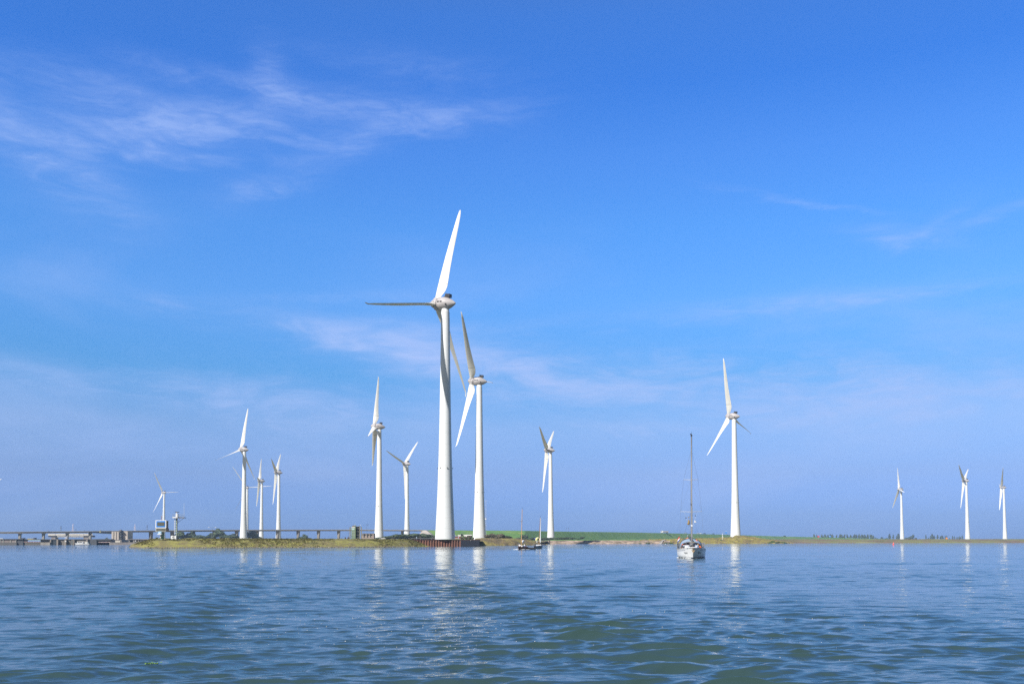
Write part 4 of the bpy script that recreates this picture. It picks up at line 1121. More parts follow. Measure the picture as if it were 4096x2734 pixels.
# bascule pier
bp = thing('bascule_pier', (W(478, 2160, 860).x, 860, 0), 'massive ribbed concrete tower pier carrying the lifting span of the bridge', 'bridge pier')
m_ = MB(); pbox(m_, 446.5, 2124.5, 477.5, 2157, 880, 14)
for px in (447, 457.5, 468):
    pbox(m_, px, 2125, px + 6.5, 2157, 879.4, .8)
lpart(m_, 'pier_wall', CONCL, bp)
m_ = MB(); pbox(m_, 486, 2123, 510, 2168, 884, 12); lpart(m_, 'rear_wall', CONCL, bp)
m_ = MB(); pbox(m_, 477.6, 2120, 487, 2167, 882, 3); lpart(m_, 'stair_shaft', mat('shaft_shadow', (.05, .065, .07), .8), bp)  # dark colour paints the stair column together with the shadow beside it
m_ = MB()
for k in range(9):
    pbox(m_, 479, 2124 + k * 4.6, 484.5, 2124.9 + k * 4.6, 881, 1)
for k in range(4):
    m_.tube(W(479, 2128 + k * 9, 880.6), W(485, 2132.6 + k * 9, 880.6), .1, .1, 5); m_.tube(W(485, 2132.6 + k * 9, 880.6), W(479, 2137 + k * 9, 880.6), .1, .1, 5)
lpart(m_, 'stairs', STEEL, bp)
m_ = MB(); pbox(m_, 440, 2157, 486, 2169, 866, 20); lpart(m_, 'base', CONCD, bp)
m_ = MB(); pbox(m_, 461, 2162, 480.5, 2167, 865.8, .3); lpart(m_, 'pale_band', mat('pale_band', (.7, .63, .52), .8), bp)
m_ = MB(); pbox(m_, 479, 2117.4, 484, 2122, 880, 2); pbox(m_, 470, 2118.8, 478, 2119.3, 880, .2); lpart(m_, 'control_box', CONCD, bp)

# masts and lights on the bridge
def lattice(px, top, base, Y, w0, w1, m, label, name='lattice_mast', cross=9, rail=.06):
    t = thing(name, XZ(px, W(px, base, Y).z, Y), label, 'mast')
    h = (base - top) * MPP(Y)
    m_ = MB()
    for sx in (-1, 1):
        for sy in (-1, 1):
            m_.tube((sx * w0, sy * w0, 0), (sx * w1, sy * w1, h), rail, rail * .7, 5)
    m_.build('legs', m, t)
    m_ = MB()
    for k in range(cross):
        f0, f1 = k / cross, (k + 1) / cross
        a = w0 + (w1 - w0) * f0; b = w0 + (w1 - w0) * f1
        s_ = 1 if k % 2 else -1
        for sy in (-1, 1):
            m_.tube((-a * s_, sy * a, f0 * h), (b * s_, sy * b, f1 * h), rail * .6, rail * .6, 4)
            m_.tube((-a, sy * a, f0 * h), (a, sy * a, f0 * h), rail * .6, rail * .6, 4)
    m_.build('bracing', m, t)
    return t
PKW = mat('pinkish_white', (.78, .66, .66), .6)
lattice(290.5, 2093, 2123, 892, .75, .12, PKW, 'pale lattice mast above the left part of the bridge, right of three dark lamps')
lattice(538.5, 2095, 2121, 932, .75, .12, PKW, 'pale lattice mast on the bridge just right of the massive pier')
def lamp_stack(px, top, base, Y, n, label):
    t = thing('signal_lights', XZ(px, W(px, base, Y).z, Y), label, 'signal lights')
    s = MPP(Y); h = (base - top) * s
    m_ = MB(); m_.tube((-.35, 0, 0), (-.35, 0, h), .08, .06, 6); m_.build('pole', OFFW, t)
    for k in range(n):
        m_ = MB(); m_.box((.05, -.1, h - .3 - k * 6.3 * s), (.9, .5, .55)); m_.tube((.1, -.35, h - .3 - k * 6.3 * s), (.1, -.6, h - .3 - k * 6.3 * s), .3, .34, 10); m_.build('lamp', DARK, t)
lamp_stack(243, 2103.5, 2122, 889, 3, 'three dark lamps one above the other over the left part of the bridge')
lamp_stack(588, 2100, 2120, 938, 3, 'three dark lamps one above the other, right of the massive pier')
for i, (px, top, Y, lab) in enumerate([(1466.5, 2094.5, 1052, 'left of two dark poles on the bridge right of the green tower'), (1471.3, 2095, 1053, 'right of two dark poles on the bridge right of the green tower'),
                                       (2265, 2109.5, 1205, 'left of two small dark signal poles on the dyke crest'), (2274.5, 2109, 1212, 'right of two small dark signal poles on the dyke crest'),
                                       (302.5, 2113, 893, 'short thin pole on the bridge right of the left lattice mast'), (336, 2117, 897, 'very short pole on the bridge above the lifting span start'),
                                       (191, 2118, 890, 'short pole with a small red box on the left part of the bridge')]):
    base_ = btop(px) if px < 1700 else float(np.interp(px, [d[0] for d in DY], [d[1] for d in DY]))
    t = thing('signal_pole', XZ(px, W(px, base_ + 1, Y).z, Y), lab, 'pole')
    h = (base_ + 1 - top) * MPP(Y)
    m_ = MB(); m_.tube((0, 0, 0), (0, 0, h), .09, .07, 6); m_.build('pole', mat('lamp_grey', (.16, .17, .18)), t)
    m_ = MB(); m_.box((.12, -.15, h - .5), (.4, .3, 1.2 if i < 4 else .5)); m_.build('head', DARK if i != 6 else mat('brown_red', (.3, .1, .06)), t)
gb = thing('inspection_gantry', XZ(401, W(401, 2127, 900).z, 899), 'small yellow and brown gantry hanging on the lifting span', 'gantry')
m_ = MB(); pbox(m_, 399, 2118.5, 402.5, 2121, 899, 1); pbox(m_, 397.5, 2123, 403, 2128.3, 899.6, .8); lpart(m_, 'cradle', mat('dull_yellow', (.38, .33, .12), .7), gb)

# the second, white bridge behind the lock
wb = thing('lock_bridge', (W(280, 2140, 960).x, 960, 0), 'low white concrete beam bridge under the left part of the road bridge', 'bridge')
PALE = mat('pale_parapet', (.72, .66, .56), .8, scale=.15, col2=(.62, .56, .48))
m_ = MB()
for i, (a, b) in enumerate([(191.5, 220), (222, 241), (241.4, 257), (264, 279), (279.5, 296), (296.5, 317), (317.5, 333), (333.5, 352), (357, 369.5), (257, 264.5), (352, 357)]):
    pbox(m_, a, 2133.8, b, 2140, 956, .6)
lpart(m_, 'parapet', PALE, wb)
m_ = MB(); pbox(m_, 191.5, 2140.3, 369.5, 2141.4, 956.3, 6); pbox(m_, 193, 2141.4, 222, 2147, 956.6, 6); pbox(m_, 335, 2141.4, 370, 2147, 956.6, 6); pbox(m_, 222, 2146, 336, 2147.2, 956.4, 6); lpart(m_, 'beam', mat('beam_dark', (.12, .115, .11), .8), wb)
m_ = MB()
for a, b in ((228, 240), (241.5, 262), (268, 279), (281, 315), (318, 334)):
    pbox(m_, a, 2141.9, b, 2145.7, 956.6, .5)
lpart(m_, 'girder_panels', PALE, wb)
for a, b in ((205, 221.5), (334, 352.5)):
    m_ = MB(); pbox(m_, a, 2147.2, b, 2160, 957, 6); lpart(m_, 'pillar', mat('pillar_pink', (.32, .27, .25), .85), wb)
m_ = MB()
for px in np.arange(192, 370, 9.5): m_.tube(W(px, 2133.8, 956), W(px, 2131.5, 956), .05, .05, 4)
m_.tube(W(192, 2131.6, 956), W(370, 2131.6, 956), .05, .05, 4); lpart(m_, 'handrail', STEEL, wb)

# ------------------------------------------------------------------ lock
Yl = 618.0
lk = thing('lock_wall', (W(200, 2170, Yl).x, Yl, 0), 'long dark concrete lock wall with piers and recesses at the left water edge', 'lock wall')
def LP(rects, name, m, Y=Yl, d=6.0, par=None):
    m_ = MB()
    for r in rects:
        yy = Y + (r[4] if len(r) > 4 else 0)
        b = W(r[2], r[3], yy).z
        a_, b_ = W(r[0], r[1], yy), W(r[2], r[3], yy)
        z0 = -.8 if r[3] >= 2177 else b_.z
        m_.bb(a_.x, b_.x, yy, yy + d, z0, a_.z)
    return lpart(m_, name, m, par or lk)
LP([(-420, 2155.5, 66, 2169, 1)], 'upper_wall', mat('lock_pink_grey', (.26, .22, .20), .9, scale=.2, col2=(.2, .165, .15), stretch=(1, 1, .3)))
LP([(-420, 2169, 66, 2178.5, 0)], 'lower_wall', mat('lock_dark', (.125, .12, .115), .9, scale=.2))
LP([(162, 2167.5, 199, 2178.5, -1)], 'pale_block', CONC)
LP([(199, 2157, 445, 2178.5, 2)], 'main_wall', CONCD)
LP([(162, 2155.5, 199, 2167.5, 3), (360, 2156, 386, 2178.5, 0.6), (66, 2155.5, 92, 2178.5, 1.2)], 'painted_shade_wall', mat('lock_navy', (.085, .09, .10), .9, scale=.3))  # navy colour stands in for the shadow on these wall bays
for a, b in ((199.5, 204), (226, 232), (257, 264.5), (286.5, 290), (293, 297), (345, 350)):
    LP([(a, 2156, b, 2178.5, .2)], 'pier', mat('pier_brown', (.27, .23, .19), .9, scale=.4), d=2)
for a, b in ((212.5, 225), (266.5, 268), (282, 286.5)):
    LP([(a, 2160, b, 2178.5, 1.2)], 'gate_slot', mat('slot_dark', (.035, .045, .05), .8), d=1)
LP([(204.5, 2162 + k * 3.6, 208.6, 2164.4 + k * 3.6, .9) for k in range(5)], 'depth_scale', mat('pale_cyan', (.5, .72, .72), .5), d=.2)
LP([(287.8, 2163 + k * 3.6, 289, 2164.6 + k * 3.6, .1) for k in range(4)], 'ladder', mat('pale_cyan', (.5, .72, .72)), d=.1)
LP([(259.5, 2161.5, 264.8, 2165.6, 0)], 'white_sign', WHITE, d=.2)
LP([(-420, 2154.6, 92, 2155.6, .4), (92, 2154.8, 445, 2156.9, 1.4)], 'coping', mat('coping_dark', (.10, .105, .11), .8), d=4)
LP([(258, 2145, 268.5, 2147, -20), (258, 2149, 268.5, 2151, -20)], 'navigation_sign', mat('sign_pale', (.5, .55, .7), .5), d=.5)
for i, px in enumerate([0.5, 12.5, 42.5, 63]):
    LP([(px, 2156, px + 1.6, 2169, .7)], 'rib', mat('rib_pale', (.35, .36, .32), .8), d=.5)
def gate(x0, x1, y0, label, nst):
    g = thing('lock_gate', (W((x0 + x1) / 2, 2170, Yl).x, Yl, 0), label, 'lock gate', 'lock gates with red and white edge')
    LP([(x0, y0 + 1.5, x1, 2178.5, 2.0)], 'gate_leaf', mat('gate_brown', (.125, .115, .095), .8, scale=.4), par=g, d=1.5)
    stp = (x1 - x0) / nst
    LP([(x0 + k * stp + stp * .42, y0, x0 + (k + 1) * stp, y0 + 1.6, 1.6) for k in range(nst)], 'white_marks', WHITE, par=g, d=.4)
    LP([(x0 + k * stp, y0, x0 + k * stp + stp * .42, y0 + 1.6, 1.6) for k in range(nst)], 'red_marks', mat('mark_red', (.5, .09, .08), .6), par=g, d=.4)
gate(90, 162, 2164.8, 'left lock gate with a red and white dashed top edge', 11)
gate(386, 440, 2166.4, 'right lock gate with a red and white dashed edge, beside the massive pier', 10)
fb = thing('gate_footbridge', (W(410, 2160, Yl).x, Yl, 0), 'thin dark footbridge above the right lock gate', 'footbridge')
LP([(380, 2158.8, 441, 2160.2, 1)], 'walkway', mat('span_steel', (.08, .092, .105)), par=fb, d=1.5)
for px in (388, 400, 414, 428): LP([(px, 2160.2, px + .8, 2166.4, 1.5)], 'post', mat('span_steel', (.08, .092, .105)), par=fb, d=.3)
fb = thing('gate_footbridge', (W(130, 2160, Yl).x, Yl, 0), 'pale blue footbridge strip above the left lock gate', 'footbridge')
LP([(114, 2159, 162, 2160.3, 1)], 'walkway', mat('pale_cyan', (.5, .72, .72)), par=fb, d=1)
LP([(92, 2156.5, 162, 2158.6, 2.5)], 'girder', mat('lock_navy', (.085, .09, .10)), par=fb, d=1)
kw = thing('quay_wall', (W(500, 2172, Yl).x, Yl, 0), 'low grey quay wall between the massive pier and the grass spit', 'quay wall')
LP([(437, 2168, 575, 2178.5, 0)], 'stone_face', mat('quay_stone', (.27, .24, .22), .9, scale=.4, col2=(.19, .17, .16)), par=kw, d=30)
LP([(437, 2167.4, 575, 2168.1, -.1)], 'coping', CONC, par=kw, d=31)
ow = thing('pier_wall', (W(550, 2160, 700).x, 700, 0), 'dark wall with pillared openings right of the massive pier', 'wall')
LP([(510, 2154.5, 600, 2157, 82)], 'lintel', CONCD, par=ow, d=4)
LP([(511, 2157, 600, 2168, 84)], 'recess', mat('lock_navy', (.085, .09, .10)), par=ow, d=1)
for a, b in ((516.5, 518.5), (533, 537.5), (545, 547), (552, 555), (562.5, 565), (571, 574)):
    LP([(a, 2157, b, 2168, 82.5)], 'pillar', CONC, par=ow, d=1)
LP([(540, 2159.5, 542.5, 2164.5, 82)], 'white_drum', WHITE, par=ow, d=.6)
# things on the lock
for i, (a, b, top, col, lab) in enumerate([(86, 92, 2151, CONCD, 'small brown hut on the lock wall, under the second bridge bay'), (133, 138, 2150, CONCD, 'narrow brown hut on the lock wall left of the second pillar'),
                                       (505, 508, 2152, CONCD, 'tiny dark hut beside the massive pier')]):
    if i == 2: continue
    m_ = MB(); pbox(m_, a, top, b, 2156, 640, 3); pbox(m_, a - .6, top - .5, b + .6, top, 639.7, 3.6); tag(m_.build('hut', col), lab, 'hut')
for i, (a, b, y0, y1, Y, m, lab) in enumerate([(108, 132, 2153, 2155.4, 660, YEL, 'long dull yellow barrier lying on the lock wall'), (401, 416, 2155.5, 2158.4, 690, mat('amber', (.75, .42, .06), .6), 'amber yellow truck load seen under the bascule span'),
                                             (-6, 13.5, 2151.8, 2154.6, 640, WHITE, 'long white boat roof behind the lock wall at the left edge')]):
    m_ = MB(); pa = W(a, y0, Y); pb = W(b, y1, Y); m_.prism([(pa.x, Y, pb.z), (pb.x, Y, pb.z), (pb.x - .3, Y, pa.z), (pa.x + .3, Y, pa.z)], (0, 1.5, 0)); tag(m_.build(('barrier', 'load', 'boat_roof')[i], m), lab, ('barrier', 'load', 'boat')[i])
for i, px in enumerate([185.5, 190, 194, 198.5, 212, 228, 300, 304, 326, 430]):
    top = [2130, 2143, 2147, 2149, 2147, 2149, 2147, 2149, 2148, 2144][i]
    m_ = MB(); a = XZ(px, 0, 650); m_.tube((a.x, 650, 2.5), (a.x, 650, W(px, top, 650).z), .07, .05, 5); m_.box((a.x, 649.9, W(px, top, 650).z), (.35, .15, .2))
    tag(m_.build('pole', STEEL), '%s thin pole from the left standing on the lock wall' % ORD[i], 'pole', 'thin poles on the lock wall')

# ------------------------------------------------------------------ barge in the lock mouth
Yb = 606.0
bg_ = thing('motor_barge', (W(330, 2178, Yb).x, Yb, 0), 'small white motor vessel lying in the lock mouth', 'boat')
s = MPP(Yb)
def hull_mesh(L, B, D, sheer, draft=.3, n=14, fine=2.2, transom=.75, flare=.82):
    """hull along +x (bow), z=0 at the waterline"""
    mb = MB(); vs = []
    m = 9
    for i in range(n + 1):
        f = i / n                                      # 0 stern .. 1 bow
        x = -L / 2 + L * f
        half = B / 2 * (transom + (1 - transom) * math.sin(min(1, f / .55) * PI / 2)) * (1 - max(0, (f - .45) / .55) ** fine)
        zt = D + sheer * (2 * f - .8) ** 2 * (1 if f > .4 else .4)
        for j in range(m):
            g = j / (m - 1)                            # 0 = keel side .. 1 sheer
            yy = half * (flare + (1 - flare) * g) * min(1, (g * 2.4 + .05) ** .5)
            xx = x - (1 - g) * (L * .09) * max(0, f - .7) / .3
            vs.append((xx, yy, -draft + (zt + draft) * g))
    nb = len(vs)
    vs += [(x, -y, z) for x, y, z in vs[:nb]]
    fs = []
    for i in range(n):
        for j in range(m - 1):
            a = i * m + j
            fs.append((a, a + 1, a + m + 1, a + m)); fs.append((nb + a, nb + a + m, nb + a + m + 1, nb + a + 1))
        fs.append((i * m, i * m + m, nb + i * m + m, nb + i * m))
    fs.append(tuple(range(m)) + tuple(nb + j for j in range(m - 1, -1, -1)))
    mb.add(vs, fs, True)
    deck = MB()
    dv = [vs[i * m + m - 1] for i in range(n + 1)]; dw = [vs[nb + i * m + m - 1] for i in range(n + 1)]
    deck.add([(x, y * .99, z - .05) for x, y, z in dv] + [(x, y * .99, z - .05) for x, y, z in dw], [(i, i + 1, n + 2 + i, n + 1 + i) for i in range(n)])
    rails = [dv, dw]
    return mb, deck, rails, vs, m
hb, dkk, _, _, _ = hull_mesh(9.5, 2.6, .75, .25)
for o_, nm, m in ((hb, 'hull', WHITE), (dkk, 'deck', OFFW)):
    oo = o_.build(nm, m, bg_); oo.rotation_euler = (0, 0, PI)
m_ = MB(); m_.box((-1.2, 0, 1.35), (3.4, 1.9, 1.0)); m_.box((-.9, 0, 1.95), (4.0, 2.1, .12)); m_.build('cabin', WHITE, bg_)
m_ = MB(); m_.box((-1.2, -.97, 1.5), (2.6, .06, .42)); m_.build('window', BLACKG, bg_)
m_ = MB(); m_.box((2.6, 0, 1.3), (1.6, 1.6, 1.1)); m_.tube((2.2, 0, 1.8), (2.2, 0, 3.0), .05, .04, 6); m_.build('wheelhouse', OFFW, bg_)
m_ = MB(); m_.box((0, -1.31, .12), (8.6, .06, .2)); m_.build('waterline_band', DARK, bg_)

# ------------------------------------------------------------------ centre: house, white works, lattice mast
Yh_ = 500.0
hs = thing('brick_house', XZ(1820, 2.3, Yh_), 'low red brick house with a grey pitched roof right of the nearest turbine', 'house')
a, b = W(1800, 2144, Yh_), W(1841, 2154, Yh_)
m_ = MB(); m_.bb(a.x, b.x, Yh_, Yh_ + 5, b.z, a.z); lpart(m_, 'wall', BRICK, hs)
m_ = MB(); za = a.z; zr = W(1812, 2136.6, Yh_).z
xa, xb, xr = a.x - .2, W(1830, 2144, Yh_).x, W(1812, 2136, Yh_).x
m_.prism([(xa, Yh_ - .3, za), (xb, Yh_ - .3, za), (xr + .3, Yh_ + 2.5, zr), (xa, Yh_ + 2.5, zr)], (0, .15, .1)); m_.prism([(xa, Yh_ + 5.3, za), (xb, Yh_ + 5.3, za), (xr + .3, Yh_ + 2.6, zr), (xa, Yh_ + 2.6, zr)], (0, -.1, .1)); m_.prism([(xb, Yh_ - .3, za), (xb, Yh_ + 5.3, za), (xr + .3, Yh_ + 2.55, zr)], (.05, 0, .1)); lpart(m_, 'roof', ROOF, hs)
m_ = MB(); pbox(m_, 1802, 2149.6, 1832, 2151.2, Yh_ - .06, .06); lpart(m_, 'pale_band', CONCL, hs)
wk = thing('works_building', XZ(1860, 2.3, 530), 'low white building with a dark doorway and rooftop railing between the two tallest turbines', 'building')
m_ = MB(); pbox(m_, 1831, 2137.5, 1843, 2143.5, 530, 3); pbox(m_, 1848, 2137, 1888, 2141, 532, 3); pbox(m_, 1856, 2141, 1868, 2145, 531, 2); lpart(m_, 'wall', mat('works_white', (.68, .66, .64), .7), wk)
m_ = MB(); pbox(m_, 1844, 2133.5, 1849.5, 2143, 529.6, 2.5); lpart(m_, 'doorway', DARK, wk)
m_ = MB(); pbox(m_, 1868, 2141, 1888, 2152, 534, 2.4); pbox(m_, 1838, 2144, 1868, 2147, 534, 2); lpart(m_, 'lower_wall', CONCD, wk)
m_ = MB(); m_.tube(W(1842, 2132.8, 530), W(1854, 2132.8, 530), .05, .05, 5); m_.tube(W(1866, 2132.8, 531), W(1886, 2133, 531), .05, .05, 5)
for px in (1842, 1854, 1866, 1871, 1876, 1881, 1886): m_.tube(W(px, 2132.8, 531), W(px, 2138, 531), .045, .045, 5)
lpart(m_, 'railing', STEEL, wk)
for i, (px, top) in enumerate([(1848, 2147), (1855, 2145), (1866, 2143), (1874, 2144), (1882, 2145), (1892, 2147)]):
    plant('bush', LEAF2, px, 12, top, 2157, 395 + i * 3, '%s small brownish bush from the left before the low white building' % ORD[i], 'bush', 'bush', 'small bushes before the low white building', var=i % 2)
lm_ = lattice(1943.5, 2003, 2140, 905, .42, .28, mat('pale_mast', (.62, .64, .70), .5), 'very tall thin pale lattice mast just right of the second tallest turbine', cross=34, rail=.045)
m_ = MB(); hh = (2140 - 2003) * MPP(905)
m_.tube((-.9, 0, hh), (.9, 0, hh), .06, .06, 5)
for x in (-.9, 0, .9): m_.tube((x, 0, hh - .2), (x, 0, hh + 1.6), .05, .03, 5)
m_.build('aerials', mat('pale_mast', (.62, .64, .70)), lm_)
m_ = MB(); m_.box((-.2, -.45, (2140 - 2074) * MPP(905)), (1.1, .5, 1.2)); m_.build('dish_box', WHITE, lm_)
nv = thing('navigation_mark', XZ(2032.5, 2.2, 640), 'small white mark on a thin pole at the brown bushes', 'navigation mark')
m_ = MB(); m_.tube((0, 0, 0), (0, 0, 3.4), .05, .04, 6); m_.build('pole', WHITE, nv)
m_ = MB(); m_.box((.1, 0, 1.7), (.8, .3, .5)); m_.build('plate', WHITE, nv)

# mooring posts
for i, (a, b, top) in enumerate([(2171.5, 2176.5, 2154.5), (2196.5, 2200.5, 2154)]):
    Y = 592; m_ = MB(); c = XZ((a + b) / 2, 0, Y); r = (b - a) / 2 * MPP(Y)
    m_.tube((c.x, Y, -1), (c.x, Y, W(a, top, Y).z), r, r * .95, 14)
    m_.tube((c.x, Y, W(a, top, Y).z), (c.x, Y, W(a, top - .6, Y).z), r * 1.12, r * 1.0, 14)
    tag(m_.build('mooring_post', mat('post_dark', (.06, .055, .05), .8, scale=1)), '%s of two thick dark mooring posts in the water below the dyke' % ('left' if i == 0 else 'right'), 'mooring post', 'mooring posts below the dyke')
# slipway
m_ = MB()
pts = [W(2635, 2174.8, 598.5), W(2643, 2163, 603), W(2652, 2159.6, 612), W(2664, 2159.2, 614), W(2653, 2163, 605), W(2645.5, 2174.8, 598.5)]
lo_ = [p + Vector((0, 0, -.6)) for p in pts]
m_.add([p + Vector((0, -.4, .35)) for p in pts] + lo_, [(0, 1, 4, 5), (1, 2, 3, 4), (0, 1, 7, 6), (1, 2, 8, 7), (2, 3, 9, 8), (3, 4, 10, 9), (4, 5, 11, 10), (5, 0, 6, 11)])
tag(m_.build('slipway', mat('slip_concrete', (.48, .42, .36), .9, scale=1)), 'pale concrete slipway running down the bank left of the white yacht', 'slipway')
# marks on the right
nv = thing('navigation_light', XZ(2890.3, W(2890, 2154, 630).z - .4, 630), 'small white navigation light left of the turbine on the brown hill', 'navigation light')
m_ = MB(); m_.tube((0, 0, 0), (0, 0, 3.0), .14, .12, 8); m_.build('post', WHITE, nv)
m_ = MB(); m_.box((0, 0, 1.75), (.75, .75, .5)); m_.tube((0, 0, 2.9), (0, 0, 3.3), .4, .4, 8); m_.build('lantern', WHITE, nv)
m_ = MB(); m_.tube((0, 0, 3.3), (0, 0, 4.7), .035, .03, 5); m_.build('aerial', WHITE, nv)
Yc, zc = crest(2905, 0)
sg = thing('road_sign', XZ(2905, zc, Yc), 'blue rectangular road sign on the dyke crest left of the hill turbine', 'road sign')
k_ = MPP(Yc)
m_ = MB(); m_.tube((0, 0, -.3), (0, 0, 10 * k_), .12, .1, 6); m_.build('pole', STEEL, sg)
m_ = MB(); m_.box((0, -.15, 8.2 * k_), (6.5 * k_, .12, 8 * k_)); m_.build('plate', BLUE, sg)
m_ = MB(); m_.box((0, -.2, 12.0 * k_), (6.0 * k_, .1, .9 * k_)); m_.build('white_plate', WHITE, sg)
for px, r, m, lab, cat in ((3274, 4.4, RED, 'round red channel mark board on the right dyke', 'navigation mark'), (3320, 3.6, BLUE, 'round blue channel mark board on the right dyke', 'navigation mark'), (3786.5, 4.2, mat('orange_paint', (.9, .32, .05), .6), 'round orange mark left of the middle far turbine', 'navigation mark')):
    Y = 1880 if px < 3700 else 1250
    py = {3274: 2144.5, 3320: 2143.8}.get(px, 2152.6)
    c = W(px, py, Y); k_ = MPP(Y)
    t = thing('channel_mark', (c.x, Y, c.z - 6 * k_), lab, cat)
    m_ = MB(); m_.tube((0, .2, -2), (0, .2, 6 * k_), .15, .12, 6); m_.build('post', STEEL, t)
    m_ = MB(); m_.tube((0, -.15, 6 * k_), (0, .12, 6 * k_), r * k_, r * k_, 24); disc = m_.build('disc', m, t)
    if px != 3786.5:
        m_ = MB(); m_.box((-.8 * k_, -.2, 6 * k_), (1.8 * k_, .08, 2.4 * k_)); m_.build('pale_symbol', mat('pale_pink', (.8, .5, .5), .5) if px == 3274 else WHITE, t)
# small white reflector posts along the far bank
for i in range(12):
    px = 3115 + i * 42 + (i * 17 % 9); Y = 745; p = XZ(px, 0, Y)
    z = W(px, 2156.5, Y).z
    m_ = MB(); m_.tube((p.x, Y, z - 1.2), (p.x, Y, z), .12, .12, 6); m_.tube((p.x, Y, z), (p.x, Y, z + .12), .15, .1, 6)
    tag(m_.build('reflector_post', WHITE), '%s tiny white reflector post from the left along the right bank' % ORD[i], 'post', 'white reflector posts on the right bank')
# red buoy
p = XZ(3573.5, 0, 405)
by = thing('buoy', p, 'small red channel buoy floating before the far right bank', 'buoy')
m_ = MB(); m_.lathe([(-.3, .30), (.05, .36), (.35, .34), (.5, .18), (.95, .12), (1.0, .05)], n=16); m_.build('float', mat('buoy_red', (.85, .08, .06), .4), by)
m_ = MB(); m_.tube((0, 0, 1.0), (0, 0, 1.1), .1, .1, 8); m_.build('topmark', mat('buoy_red', (.85, .08, .06)), by)
m_ = MB(); m_.tube((0, 0, .50), (0, 0, .62), .19, .17, 12); m_.build('white_band', WHITE, by)
fl = MB(); a = W(2648, 2176, 560); fl.ball((a.x + 2, 560, .06), .28, 8, (1, 1, .6)); tag(fl.build('float', WHITE), 'tiny white float on the water before the slipway', 'float')

